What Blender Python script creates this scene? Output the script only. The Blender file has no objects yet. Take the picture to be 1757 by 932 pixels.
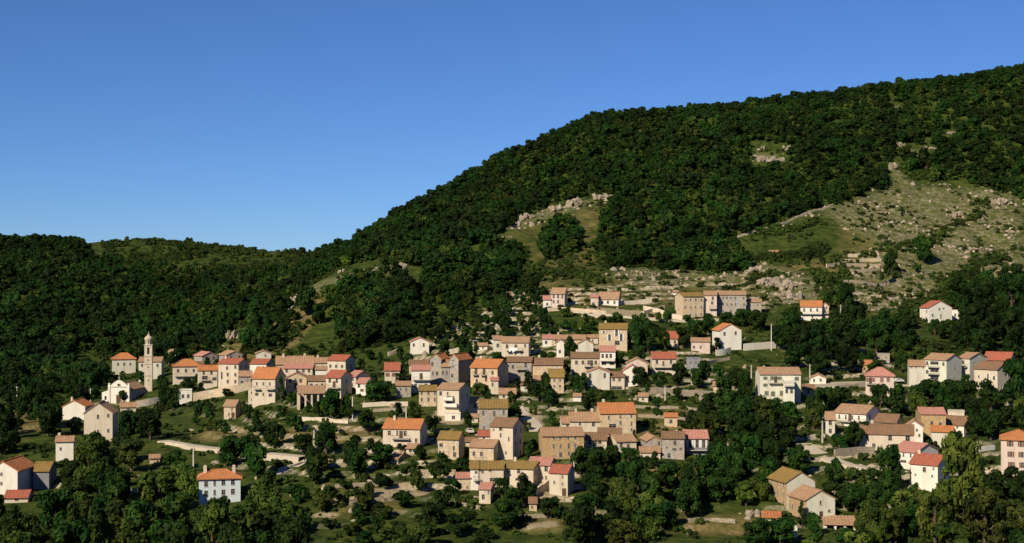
import bpy, bmesh, math, random
import numpy as np
from mathutils import Vector, Matrix

SC = bpy.context.scene
COL = SC.collection
R = math.radians

# ------------------------------------------------------------------ camera
F, CX, HY = 2414.0, 878.5, 480.0          # focal length and horizon, in photograph pixels
cam_d = bpy.data.cameras.new("camera")
cam_d.sensor_width = 36.0
cam_d.lens = 36.0 * F / 1757.0
cam_d.shift_y = (HY - 466.0) / 1757.0
cam_d.clip_start = 0.5
cam_d.clip_end = 12000.0
cam = bpy.data.objects.new("camera", cam_d)
cam.rotation_euler = (R(90), 0, 0)
COL.objects.link(cam)
SC.camera = cam

# ------------------------------------------------------------------ daylight
SUN = Vector((-0.58, -0.81, 0.0)).normalized()
SUN_EL = R(34)
SUN = Vector((SUN.x * math.cos(SUN_EL), SUN.y * math.cos(SUN_EL), math.sin(SUN_EL)))
W = bpy.data.worlds.new("World")
SC.world = W
W.use_nodes = True
wn = W.node_tree
bg = wn.nodes["Background"]
sky = wn.nodes.new("ShaderNodeTexSky")
sky.sky_type = 'NISHITA'
sky.sun_disc = False
sky.sun_elevation = SUN_EL
sky.sun_rotation = math.atan2(SUN.x, SUN.y)
sky.altitude = 2500
sky.air_density = 1.0
sky.dust_density = 0.0
sky.ozone_density = 6.0
tint = wn.nodes.new("ShaderNodeMix")
tint.data_type = 'RGBA'
tint.blend_type = 'MULTIPLY'
tint.inputs[0].default_value = 1.0
tint.inputs[7].default_value = (0.665, 0.85, 1.14, 1)
wn.links.new(sky.outputs[0], tint.inputs[6])
wn.links.new(tint.outputs[2], bg.inputs[0])
bg.inputs[1].default_value = 0.066
sd = bpy.data.lights.new("sun", 'SUN')
sd.energy = 5.0
sd.angle = R(0.5)
sd.color = (1.0, 0.885, 0.71)
so = bpy.data.objects.new("sun", sd)
so.rotation_euler = SUN.to_track_quat('Z', 'Y').to_euler()
so.location = (0, 0, 300)
COL.objects.link(so)
SC.view_settings.view_transform = 'Standard'
SC.view_settings.look = 'None'
SC.view_settings.exposure = 0.32
SC.view_settings.gamma = 1.0
SC.render.engine = 'CYCLES'
SC.cycles.max_bounces = 4

# ------------------------------------------------------------------ helpers
def put(name, me, parent=None, mat=None):
    o = bpy.data.objects.new(name, me)
    COL.objects.link(o)
    if parent is not None:
        o.parent = parent
    if mat is not None and me is not None and not len(me.materials):
        me.materials.append(mat)
    return o

def tag(o, label=None, cat=None, group=None, kind=None):
    if label: o['label'] = label
    if cat: o['category'] = cat
    if group: o['group'] = group
    if kind: o['kind'] = kind
    return o

def mesh(name, v, f, mat=None, smooth=False):
    me = bpy.data.meshes.new(name)
    me.from_pydata([tuple(p) for p in v], [], f)
    if mat: me.materials.append(mat)
    if smooth:
        me.polygons.foreach_set("use_smooth", [True] * len(me.polygons))
    me.update()
    return me

def npmesh(name, v, faces, k, mat=None):
    """fast mesh from numpy arrays: v (n,3), faces (m,k)"""
    me = bpy.data.meshes.new(name)
    me.vertices.add(len(v)); me.vertices.foreach_set("co", np.asarray(v, np.float32).ravel())
    m = len(faces)
    me.loops.add(m * k); me.loops.foreach_set("vertex_index", np.asarray(faces, np.int32).ravel())
    me.polygons.add(m)
    me.polygons.foreach_set("loop_start", np.arange(0, m * k, k, dtype=np.int32))
    me.polygons.foreach_set("loop_total", np.full(m, k, np.int32))
    if mat: me.materials.append(mat)
    me.update(calc_edges=True)
    return me

class MB:
    """collects boxes, tubes and quads into one mesh"""
    def __init__(s): s.v, s.f = [], []
    def add(s, v, f):
        b = len(s.v); s.v += [tuple(p) for p in v]; s.f += [tuple(i + b for i in q) for q in f]; return s
    def quad(s, *p): return s.add(p, [tuple(range(len(p)))])
    def box(s, x0, x1, y0, y1, z0, z1):
        v = [(x, y, z) for z in (z0, z1) for (x, y) in ((x0, y0), (x1, y0), (x1, y1), (x0, y1))]
        return s.add(v, [(3, 2, 1, 0), (4, 5, 6, 7), (0, 1, 5, 4), (1, 2, 6, 5), (2, 3, 7, 6), (3, 0, 4, 7)])
    def lathe(s, prof, n=12, cx=0, cy=0, rot=0):
        v, f = [], []
        for (r, z) in prof:
            for k in range(n):
                a = 2 * math.pi * k / n + rot
                v.append((cx + r * math.cos(a), cy + r * math.sin(a), z))
        for i in range(len(prof) - 1):
            for k in range(n):
                k2 = (k + 1) % n
                f.append((i * n + k, i * n + k2, (i + 1) * n + k2, (i + 1) * n + k))
        f.append(tuple(range(n - 1, -1, -1)))
        f.append(tuple((len(prof) - 1) * n + k for k in range(n)))
        return s.add(v, f)
    def tube(s, pts, rad, n=6):
        v, f = [], []
        for i, p in enumerate(pts):
            p = Vector(p)
            d = (Vector(pts[min(i + 1, len(pts) - 1)]) - Vector(pts[max(i - 1, 0)])).normalized()
            a = d.orthogonal().normalized(); b = d.cross(a)
            for k in range(n):
                t = 2 * math.pi * k / n
                v.append(p + (a * math.cos(t) + b * math.sin(t)) * rad[i])
        for i in range(len(pts) - 1):
            for k in range(n):
                k2 = (k + 1) % n
                f.append((i * n + k, i * n + k2, (i + 1) * n + k2, (i + 1) * n + k))
        f.append(tuple(range(n - 1, -1, -1))); f.append(tuple((len(pts) - 1) * n + k for k in range(n)))
        return s.add(v, f)
    def mesh(s, name, mat=None, smooth=False): return mesh(name, s.v, s.f, mat, smooth)
    def obj(s, name, mat, parent=None): return put(name, s.mesh(name, mat), parent)

# value noise on numpy arrays
def _h(i, j, s):
    n = (i * 374761393 + j * 668265263 + s * 974711) & 0x7fffffff
    n = ((n ^ (n >> 13)) * 1274126177) & 0x7fffffff
    return ((n ^ (n >> 16)) & 0xffff) / 65535.0
def vnoise(x, y, s=0):
    x = np.asarray(x, float); y = np.asarray(y, float)
    i = np.floor(x).astype(np.int64); j = np.floor(y).astype(np.int64)
    a = x - i; b = y - j
    a = a * a * (3 - 2 * a); b = b * b * (3 - 2 * b)
    return (_h(i, j, s) * (1 - a) + _h(i + 1, j, s) * a) * (1 - b) + (_h(i, j + 1, s) * (1 - a) + _h(i + 1, j + 1, s) * a) * b
def fbm(x, y, s=0, o=4):
    t = 0; a = 0.5
    for k in range(o):
        t = t + a * (vnoise(x, y, s + k) - 0.5); x = x * 2.03; y = y * 2.03; a *= 0.5
    return t
def inpoly(px, py, poly):
    px = np.asarray(px, float); py = np.asarray(py, float)
    r = np.zeros(px.shape, bool)
    n = len(poly)
    for i in range(n):
        x1, y1 = poly[i]; x2, y2 = poly[(i + 1) % n]
        if y1 == y2: continue
        c = ((y1 > py) != (y2 > py)) & (px < (x2 - x1) * (py - y1) / (y2 - y1) + x1)
        r ^= c
    return r
# ------------------------------------------------------------------ materials (procedural)
class NT:
    def __init__(s, name):
        s.m = bpy.data.materials.new(name); s.m.use_nodes = True
        s.t = s.m.node_tree; s.b = s.t.nodes["Principled BSDF"]
        s.b.inputs["Roughness"].default_value = 0.9
        s.b.inputs["Specular IOR Level"].default_value = 0.15
    def n(s, typ, ins=None, **kw):
        nd = s.t.nodes.new(typ)
        for k, v in kw.items(): setattr(nd, k, v)
        for k, v in (ins or {}).items(): s.set(nd.inputs[k], v)
        return nd
    def set(s, inp, v):
        if isinstance(v, bpy.types.NodeSocket): s.t.links.new(v, inp)
        else: inp.default_value = v
    def coord(s, k="Object"): return s.n("ShaderNodeTexCoord").outputs[k]
    def mapv(s, v, sc): return s.n("ShaderNodeMapping", {0: v, 3: sc}).outputs[0]
    def noise(s, v, sc, det=4, rough=0.55):
        return s.n("ShaderNodeTexNoise", {"Vector": v, "Scale": sc, "Detail": det, "Roughness": rough}).outputs["Fac"]
    def ramp(s, f, a, b):
        r = s.n("ShaderNodeMapRange", {0: f, 1: a, 2: b}); r.clamp = True; return r.outputs[0]
    def mix(s, f, a, b, mode='MIX'):
        nd = s.n("ShaderNodeMix", data_type='RGBA', blend_type=mode)
        s.set(nd.inputs[0], f); s.set(nd.inputs[6], a); s.set(nd.inputs[7], b); return nd.outputs[2]
    def math(s, op, a, b=0.0):
        nd = s.n("ShaderNodeMath", operation=op); s.set(nd.inputs[0], a); s.set(nd.inputs[1], b); return nd.outputs[0]
    def hsv(s, c, h=0.5, sa=1.0, v=1.0):
        return s.n("ShaderNodeHueSaturation", {"Hue": h, "Saturation": sa, "Value": v, "Color": c}).outputs[0]
    def rnd(s): return s.n("ShaderNodeObjectInfo").outputs["Random"]
    def bump(s, h, st, dist=0.05):
        s.set(s.b.inputs["Normal"], s.n("ShaderNodeBump", {"Strength": st, "Distance": dist, "Height": h}).outputs[0])
    def done(s, col):
        s.set(s.b.inputs["Base Color"], col); return s.m

def c4(c): return (c[0], c[1], c[2], 1.0)

def mat_stone(name, col, joint=0.55, sc=2.0):
    n = NT(name); P = n.coord()
    vor = n.n("ShaderNodeTexVoronoi", {"Vector": n.mapv(P, (1, 1, 1.5)), "Scale": sc})
    cell = n.n("ShaderNodeSeparateColor", {0: vor.outputs["Color"]}).outputs[0]
    base = n.mix(n.ramp(cell, 0, 1), c4([x * 0.66 for x in col]), c4([min(x * 1.28, .9) for x in col]))
    warm = n.mix(n.ramp(n.noise(P, 0.35, 3), .35, .7), base, c4((col[0] * 1.12, col[1] * .92, col[2] * .68)))
    j = n.ramp(vor.outputs["Distance"], 0.30, 0.55)
    jj = n.mix(n.math('MULTIPLY', j, joint), warm, c4([x * .45 for x in col]))
    st = n.mix(n.ramp(n.noise(n.mapv(P, (1, 1, .25)), 0.9, 4), .55, .85), jj, c4([x * .5 for x in col]))
    n.bump(vor.outputs["Distance"], 0.6, -0.06)
    return n.done(n.hsv(st, v=n.ramp(n.rnd(), -.9, 1.6) if False else 1.0))

def mat_plaster(name, col, dirty=(.5, .42, .3), amt=.85):
    n = NT(name); P = n.coord()
    a = n.ramp(n.noise(n.mapv(P, (1, 1, .22)), 0.8, 5, .65), .48, .8)
    b = n.ramp(n.noise(P, 0.3, 4), .4, .75)
    c = n.mix(n.math('MULTIPLY', a, amt), c4(col), c4([x * y * 1.35 for x, y in zip(col, dirty)]))
    c = n.mix(n.math('MULTIPLY', b, .28), c, c4((col[0] * .8, col[1] * .76, col[2] * .68)))
    c = n.mix(n.ramp(n.noise(P, 6, 3), .3, .9), c, n.hsv(c, v=.82))
    n.bump(n.noise(P, 5, 4), .25, .03)
    return n.done(c)

def mat_roof(name, col, stain, amt=.5):
    n = NT(name); P = n.coord()
    sn = n.n("ShaderNodeVectorMath", {0: P, 1: (0.42, 0.46, 50)}, operation='SNAP').outputs[0]
    wn_ = n.n("ShaderNodeTexWhiteNoise", {0: sn}, noise_dimensions='3D').outputs["Value"]
    t = n.mix(wn_, c4([x * .84 for x in col]), c4([min(x * 1.13, .95) for x in col]))
    big = n.ramp(n.noise(P, 0.45, 5, .65), .42, .72)
    c = n.mix(n.math('MULTIPLY', big, amt), t, c4(stain))
    sp = n.ramp(n.noise(P, 3.0, 3), .6, .8)
    c = n.mix(n.math('MULTIPLY', sp, .45), c, c4((.12, .09, .05)))
    n.bump(wn_, .3, .04)
    return n.done(c)

def mat_flat(name, col, rough=.8, var=.25, metal=0.0):
    n = NT(name); n.b.inputs["Roughness"].default_value = rough; n.b.inputs["Metallic"].default_value = metal
    c = n.mix(n.ramp(n.noise(n.coord(), 2.2, 4), .3, .75), c4(col), c4([x * (1 - var) for x in col]))
    return n.done(c)

def mat_leaf(name, dark, lite, sc=.9):
    n = NT(name); P = n.coord()
    n.b.inputs["Roughness"].default_value = .75
    n.b.inputs["Specular IOR Level"].default_value = .12
    a = n.ramp(n.noise(P, sc, 3), .35, .68)
    c = n.mix(a, c4(dark), c4(lite))
    r = n.rnd()
    big = n.ramp(n.noise(n.n('ShaderNodeNewGeometry').outputs['Position'], .018, 3, .6), .34, .66)
    r2 = n.math('ADD', n.math('MULTIPLY', big, .75), .60)
    c = n.hsv(c, v=r2)
    c = n.hsv(c, h=n.math('ADD', n.math('MULTIPLY', r, .03), .490), v=n.math('ADD', n.math('MULTIPLY', r, .75), .62))
    n.done(c)
    tr = n.n("ShaderNodeBsdfTranslucent", {0: c})
    ms = n.n("ShaderNodeMixShader", {0: .18, 1: n.b.outputs[0], 2: tr.outputs[0]})
    n.t.links.new(ms.outputs[0], n.t.nodes["Material Output"].inputs[0])
    return n.m

M = {}
M['stone'] = mat_stone('warm_stone', (.54, .46, .34), .35)
M['grey'] = mat_stone('grey_stone', (.365, .345, .31), .4)
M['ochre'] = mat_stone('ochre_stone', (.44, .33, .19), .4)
M['field'] = mat_stone('field_stone', (.40, .35, .26), .8, 2.6)
M['cream'] = mat_plaster('cream_plaster', (.58, .50, .38))
M['white'] = mat_plaster('white_plaster', (.70, .66, .56), amt=.55)
M['pink'] = mat_plaster('pink_plaster', (.58, .47, .39))
M['pale'] = mat_plaster('pale_grey_plaster', (.56, .53, .43))
M['mint'] = mat_plaster('greenish_white_plaster', (.62, .61, .49))
M['blue'] = mat_plaster('bluish_white_plaster', (.55, .61, .62), amt=.3)
M['slate'] = mat_plaster('slate_grey_render', (.24, .24, .25))
RM = {'orange': mat_roof('orange_tile', (.44, .165, .06), (.27, .14, .065), .65),
      'red': mat_roof('red_tile', (.34, .10, .06), (.22, .11, .06), .6),
      'pink': mat_roof('salmon_tile', (.42, .19, .14), (.32, .19, .13), .5),
      'brown': mat_roof('old_brown_tile', (.22, .125, .07), (.13, .10, .055), .6),
      'ochre': mat_roof('ochre_lichen_tile', (.24, .15, .045), (.14, .12, .04), .6),
      'tan': mat_roof('faded_tan_tile', (.35, .21, .12), (.22, .15, .085), .5)}
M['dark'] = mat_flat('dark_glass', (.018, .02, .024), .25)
M['frame'] = mat_flat('weathered_frame', (.42, .38, .32))
M['sill'] = mat_flat('pale_sill', (.55, .50, .40))
M['sh_brown'] = mat_flat('brown_shutter', (.20, .075, .035))
M['sh_green'] = mat_flat('green_shutter', (.06, .14, .07))
M['sh_white'] = mat_flat('white_shutter', (.72, .70, .62))
M['sh_red'] = mat_flat('red_brown_shutter', (.32, .09, .05))
M['wood'] = mat_flat('weathered_wood', (.10, .065, .04))
M['conc'] = mat_flat('concrete', (.50, .46, .38))
M['iron'] = mat_flat('dark_iron', (.03, .03, .03), .5)
M['cloth'] = mat_flat('white_cloth', (.82, .82, .78))
M['pole'] = mat_flat('pale_concrete_pole', (.58, .53, .43))
M['bark'] = mat_flat('bark', (.09, .065, .045))
M['leaf'] = mat_leaf('dark_foliage', (.008, .025, .003), (.031, .063, .0075))
M['leaf2'] = mat_leaf('olive_foliage', (.018, .038, .005), (.078, .098, .013))
M['leaf3'] = mat_leaf('yellow_green_foliage', (.018, .036, .005), (.17, .185, .028))
M['bush'] = mat_leaf('scrub_foliage', (.018, .038, .006), (.062, .082, .014))
M['rock'] = mat_stone('pale_rock', (.34, .295, .225), .5, .9)
M['tyre'] = mat_flat('rubber', (.015, .015, .015))

def mat_ground():
    n = NT('hillside_ground'); P = n.coord("Object")
    n.b.inputs["Specular IOR Level"].default_value = .05
    at = n.n("ShaderNodeAttribute", attribute_name="cover")
    sp = n.n("ShaderNodeSeparateColor", {0: at.outputs["Color"]})
    dry, rock, dirt = sp.outputs[0], sp.outputs[1], sp.outputs[2]
    n1 = n.noise(P, .045, 5, .6); n2 = n.noise(P, .22, 5, .65); n3 = n.noise(P, 1.1, 4, .65)
    green = n.mix(n.ramp(n2, .35, .65), c4((.017, .033, .006)), c4((.064, .080, .015)))
    dryc = n.mix(n.ramp(n2, .35, .7), c4((.085, .08, .022)), c4((.24, .175, .07)))
    dryc = n.mix(n.ramp(n3, .45, .7), dryc, c4((.05, .06, .018)))
    f = n.ramp(n.math('ADD', n.math('MULTIPLY', dry, 1.3), n.math('SUBTRACT', n1, .9)), -.12, .25)
    c = n.mix(f, green, dryc)
    n5 = n.noise(P, .48, 5, .7)
    rk = n.mix(n.ramp(n5, .43, .57), c4((.40, .335, .235)), c4((.11, .105, .032)))
    rk = n.mix(n.ramp(n3, .50, .66), rk, c4((.07, .07, .02)))
    rk = n.mix(n.ramp(n2, .42, .58), rk, c4((.068, .08, .018)))
    f = n.ramp(n.math('ADD', rock, n.math('MULTIPLY', n.math('SUBTRACT', n2, .5), .9)), .35, .6)
    c = n.mix(f, c, rk)
    dt = n.mix(n.ramp(n3, .35, .7), c4((.36, .29, .185)), c4((.20, .16, .08)))
    c = n.mix(n.ramp(n.math('ADD', dirt, n.math('MULTIPLY', n.math('SUBTRACT', n2, .5), .5)), .4, .6), c, dt)
    # steep terrace risers are dry-stone
    nz = n.n("ShaderNodeSeparateXYZ", {0: n.n("ShaderNodeNewGeometry").outputs["True Normal"]}).outputs[2]
    ter = n.n("ShaderNodeAttribute", attribute_name="terrace").outputs["Fac"]
    vor = n.n("ShaderNodeTexVoronoi", {"Vector": P, "Scale": 1.8})
    stc = n.mix(n.n("ShaderNodeSeparateColor", {0: vor.outputs["Color"]}).outputs[0], c4((.20, .17, .11)), c4((.52, .44, .31)))
    steep = n.math('MULTIPLY', n.ramp(nz, .86, .70), n.math('MULTIPLY', ter, n.ramp(n1, .40, .50)))
    c = n.mix(steep, c, stc)
    n.bump(n.math('ADD', n3, n2), .8, .5)
    return n.done(c)
M['ground'] = mat_ground()
M['road'] = mat_plaster('dusty_road', (.50, .43, .32), amt=.4)
# ------------------------------------------------------------------ terrain: sight-line heights at known distances
NEAR = [(0, -1.7), (30, -10), (120, -46), (220, -63), (290, -63.5)]
TC = {   # photograph column : (distance m, height given as the photograph row it shows at)
 -700: [(330, 930), (400, 800), (450, 740), (520, 690), (600, 660), (700, 630), (1100, 398)],
 0:    [(330, 930), (400, 800), (450, 740), (520, 690), (600, 660), (700, 630), (1100, 409)],
 110:  [(330, 930), (400, 797), (450, 742), (525, 690), (600, 660), (690, 640), (1100, 409)],
 175:  [(330, 930), (400, 790), (450, 748), (535, 690), (580, 662), (650, 660), (760, 605), (1100, 409)],
 260:  [(330, 930), (400, 788), (450, 742), (530, 688), (580, 645), (650, 645), (760, 600), (1100, 411)],
 350:  [(330, 928), (400, 785), (450, 738), (525, 680), (570, 635), (610, 612), (650, 612), (760, 585), (1100, 416)],
 430:  [(330, 926), (400, 778), (450, 715), (510, 672), (560, 630), (610, 590), (650, 566), (720, 580), (1100, 425)],
 500:  [(330, 925), (400, 770), (450, 702), (500, 655), (540, 630), (600, 590), (670, 520), (760, 525), (1100, 431)],
 560:  [(330, 925), (400, 762), (450, 697), (500, 648), (540, 625), (610, 575), (700, 485), (780, 470), (1050, 432)],
 620:  [(330, 925), (360, 850), (400, 760), (450, 694), (500, 645), (540, 615), (610, 560), (700, 475), (900, 418), (1050, 424)],
 700:  [(330, 925), (360, 850), (400, 755), (450, 690), (500, 640), (540, 603), (600, 550), (700, 470), (920, 366), (1100, 384)],
 850:  [(330, 925), (360, 850), (400, 758), (450, 690), (500, 630), (540, 590), (590, 540), (640, 500), (760, 412), (950, 285), (1150, 304)],
 1000: [(330, 925), (360, 850), (400, 765), (450, 692), (500, 632), (540, 590), (590, 536), (630, 500), (760, 400), (1000, 214), (1200, 233)],
 1200: [(330, 925), (360, 860), (400, 772), (450, 697), (500, 636), (540, 592), (590, 545), (630, 508), (720, 455), (1000, 186), (1200, 205)],
 1400: [(330, 928), (360, 862), (400, 775), (445, 705), (500, 650), (550, 590), (600, 543), (690, 465), (770, 395), (1010, 170), (1200, 186)],
 1600: [(330, 930), (365, 855), (410, 782), (445, 738), (485, 682), (525, 648), (570, 605), (610, 563), (670, 510), (770, 420), (860, 330), (1030, 143), (1250, 160)],
 1757: [(330, 930), (365, 862), (410, 795), (445, 748), (485, 690), (525, 655), (565, 617), (620, 560), (770, 440), (870, 335), (1060, 119), (1300, 135)],
 2500: [(330, 930), (365, 862), (410, 795), (445, 748), (485, 690), (525, 655), (565, 617), (620, 560), (770, 420), (900, 300), (1100, 70), (1400, 85)],
}
DG = np.arange(0, 9001, 5.0)
UG = np.arange(-700, 2501, 10.0)
_cols = sorted(TC)
_prof = []
for c in _cols:
    k = list(NEAR) + [(d, (HY - y) * d / F) for d, y in TC[c]]
    dl, zl = k[-1]
    k += [(dl + 500, zl - 60), (dl + 1500, -90), (9000, -90)]
    _prof.append(np.interp(DG, [a for a, b in k], [b for a, b in k]))
_prof = np.array(_prof)
TZ = np.array([np.interp(UG, _cols, _prof[:, j]) for j in range(len(DG))]).T
def _blur(a, s, ax):
    r = int(3 * s); w = np.exp(-.5 * (np.arange(-r, r + 1) / s) ** 2); w /= w.sum()
    p = np.pad(a, [(r, r) if k == ax else (0, 0) for k in (0, 1)], mode='edge')
    return np.apply_along_axis(lambda m: np.convolve(m, w, 'valid'), ax, p)
TZ = _blur(_blur(TZ, 2.2, 0), 2.4, 1)

TERR = [(-200, 700), (60, 690), (300, 690), (480, 690), (640, 640), (760, 570), (880, 500), (1200, 480), (1300, 450), (1440, 420),
        (1540, 470), (1540, 640), (1800, 640), (2000, 932), (2000, 1000), (-200, 1000)]
def px_of(X, Y, Z): return CX + F * X / np.maximum(Y, 1), HY - F * Z / np.maximum(Y, 1)

def terrain_arrays(X, Y):
    X = np.asarray(X, float); Y = np.asarray(Y, float)
    u = np.clip(CX + F * X / np.maximum(Y, 5), -700, 2499)
    d = np.clip(Y, 0, 8990)
    fi = (u + 700) / 10.0; fj = d / 5.0
    i = np.clip(fi.astype(int), 0, len(UG) - 2); j = np.clip(fj.astype(int), 0, len(DG) - 2)
    a = fi - i; b = fj - j
    z = (TZ[i, j] * (1 - a) + TZ[i + 1, j] * a) * (1 - b) + (TZ[i, j + 1] * (1 - a) + TZ[i + 1, j + 1] * a) * b
    far = np.clip((Y - 560) / 200, 0, 1)
    z = z + fbm(X / 70, Y / 70, 3) * (1.5 + 9 * far) + fbm(X / 14, Y / 14, 9, 3) * (1.0 + 1.6 * far)
    px, py = px_of(X, Y, z)
    t = inpoly(px, py, TERR) & (Y > 318) & (Y < 660)
    t = t * np.clip((fbm(X / 45, Y / 45, 21, 2) + .14) * 7, 0, 1) * np.clip((Y - 318) / 25, 0, 1)
    h = 1.9
    q = z / h + fbm(X / 40, Y / 40, 31, 2) * .8
    fr = q - np.floor(q)
    st = np.clip((fr - .74) / .2, 0, 1); st = st * st * (3 - 2 * st)
    zt = z + ((.18 * fr + .82 * st) - fr) * h
    return z * (1 - t) + zt * t, t

def axis(segs):
    a = []
    for (x0, x1, st) in segs: a += list(np.arange(x0, x1, st))
    a.append(segs[-1][1]); return np.array(a)
AX = axis([(-6000, -1500, 500), (-1500, -520, 20), (-520, -265, 4), (-265, 265, 1.7), (265, 520, 4), (520, 1500, 20), (1500, 6000, 500)])
AY = axis([(-1500, -60, 120), (-60, 300, 6), (300, 660, 1.25), (660, 1180, 3.5), (1180, 1500, 20), (1500, 9000, 300)])
GX, GY = np.meshgrid(AX, AY)
GZ, GT = terrain_arrays(GX, GY)

def bil(A, X, Y):
    X = np.asarray(X, float); Y = np.asarray(Y, float)
    i = np.clip(np.searchsorted(AX, X) - 1, 0, len(AX) - 2); j = np.clip(np.searchsorted(AY, Y) - 1, 0, len(AY) - 2)
    a = np.clip((X - AX[i]) / (AX[i + 1] - AX[i]), 0, 1); b = np.clip((Y - AY[j]) / (AY[j + 1] - AY[j]), 0, 1)
    return (A[j, i] * (1 - a) + A[j, i + 1] * a) * (1 - b) + (A[j + 1, i] * (1 - a) + A[j + 1, i + 1] * a) * b
def zt(X, Y): return bil(GZ, X, Y)
_ds = np.arange(230, 1400, .4)
def hit(px, py):
    """the point of the hillside seen at a photograph pixel"""
    u = (px - CX) / F; v = (HY - py) / F
    z = zt(u * _ds, _ds)
    k = np.argmax(z >= v * _ds)
    if z[k] < v * _ds[k]: k = np.argmin(np.abs(z - v * _ds))
    d = _ds[k]
    return Vector((u * d, d, float(z[k])))

# ground cover: R dry grass, G bare rock, B trodden earth
GPX, GPY = px_of(GX, GY, GZ)
DRY = [[(-50, 690), (70, 690), (70, 740), (-50, 745)], [(340, 735), (460, 738), (450, 758), (340, 758)], [(485, 728), (650, 735), (640, 762), (490, 760)],
       [(420, 620), (500, 600), (560, 530), (540, 500), (420, 570), (370, 610)], [(860, 400), (1050, 345), (1030, 470), (950, 480), (860, 450)],
       [(540, 880), (600, 880), (600, 895), (520, 895)], [(880, 890), (960, 880), (960, 910), (880, 910)], [(1090, 800), (1160, 795), (1160, 830), (1080, 830)],
       [(1000, 720), (1200, 700), (1230, 740), (1100, 760)], [(1180, 880), (1300, 890), (1300, 920), (1180, 915)],
       [(560, 820), (720, 830), (700, 890), (560, 880)], [(870, 470), (1300, 470), (1450, 420), (1500, 520), (1150, 530), (900, 525)],
       [(1440, 340), (1757, 330), (1757, 480), (1500, 545), (1420, 420)]]
ROCK = [[(1400, 370), (1460, 340), (1530, 312), (1760, 325), (1800, 480), (1690, 480), (1600, 520), (1540, 545), (1450, 530), (1430, 470), (1500, 420)],
        [(1522, 275), (1550, 278), (1560, 318), (1520, 325)], [(1270, 440), (1380, 470), (1440, 490), (1440, 520), (1330, 520), (1280, 490)],
        [(830, 415), (880, 385), (950, 352), (1040, 332), (1050, 352), (960, 375), (880, 400)],
        [(375, 600), (430, 555), (560, 478), (700, 448), (700, 468), (560, 500), (430, 580)], [(1040, 462), (1300, 462), (1300, 500), (1100, 498), (1040, 480)],
        [(1285, 255), (1345, 260), (1345, 288), (1290, 280)], [(1260, 405), (1400, 358), (1440, 345), (1440, 360), (1290, 410)],
        [(1060, 660), (1220, 660), (1230, 690), (1060, 690)], [(1540, 250), (1620, 262), (1600, 280), (1540, 272)]]
DIRT = [[(888, 702), (925, 698), (934, 738), (915, 742)], [(560, 855), (720, 822), (740, 850), (560, 865)], [(750, 700), (800, 705), (800, 730), (740, 728)],
        [(1000, 525), (1180, 540), (1180, 552), (1000, 540)], [(545, 875), (580, 880), (590, 890), (520, 890)], [(870, 905), (960, 890), (960, 905), (880, 915)],
        [(920, 840), (990, 850), (980, 862), (910, 862)], [(1530, 835), (1640, 845), (1640, 860), (1500, 850)]]
def region(polys):
    r = np.zeros(GX.shape)
    for p in polys: r = np.maximum(r, inpoly(GPX, GPY, p) & (GY > 280) & (GY < 1250))
    return r
vill = (inpoly(GPX, GPY, TERR) & (GY > 318) & (GY < 680)) * .16
def soft(a, n=3):
    for _ in range(n):
        a = a.copy(); a[1:-1] = (a[:-2] + a[1:-1] + a[2:]) / 3; a[:, 1:-1] = (a[:, :-2] + a[:, 1:-1] + a[:, 2:]) / 3
    return a
cov = np.stack([soft(np.maximum(np.maximum(region(DRY[:4] + DRY[6:10]) * .8, region(DRY[4:6] + DRY[10:]) * .34), vill), 5), soft(region(ROCK) * .55, 5), soft(region(DIRT) * .85, 1), np.ones(GX.shape)], -1)
ny, nx = GX.shape
idx = np.arange(nx * ny).reshape(ny, nx)
quads = np.stack([idx[:-1, :-1], idx[:-1, 1:], idx[1:, 1:], idx[1:, :-1]], -1).reshape(-1, 4)
# broken ground on the scree and crags: ribs and gullies
_rk = soft(region(ROCK), 6)
_ridge = 1 - np.abs(fbm(GX / 26 + fbm(GX / 60, GY / 60, 44, 2), GY / 34, 41, 4)) * 5
GZ = GZ + _rk * np.clip(_ridge, -1, 1) * 1.7 + _rk * fbm(GX / 9, GY / 9, 47, 3) * 2.0
gm = npmesh('hillside', np.stack([GX, GY, GZ], -1).reshape(-1, 3), quads, 4, M['ground'])
ca = gm.color_attributes.new('cover', 'FLOAT_COLOR', 'POINT'); ca.data.foreach_set('color', cov.astype(np.float32).ravel())
ta = gm.attributes.new('terrace', 'FLOAT', 'POINT'); ta.data.foreach_set('value', GT.astype(np.float32).ravel())
gm.polygons.foreach_set("use_smooth", [True] * len(gm.polygons))
ground = put('ground', gm); tag(ground, kind='structure')
ground['label'] = 'grassy and rocky terraced hillside below wooded hills'
# ------------------------------------------------------------------ house building kit
_cache = {}
def cached(key, fn):
    if key not in _cache: _cache[key] = fn()
    return _cache[key]
def rq(x, q=.1): return max(q, round(x / q) * q)

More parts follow.
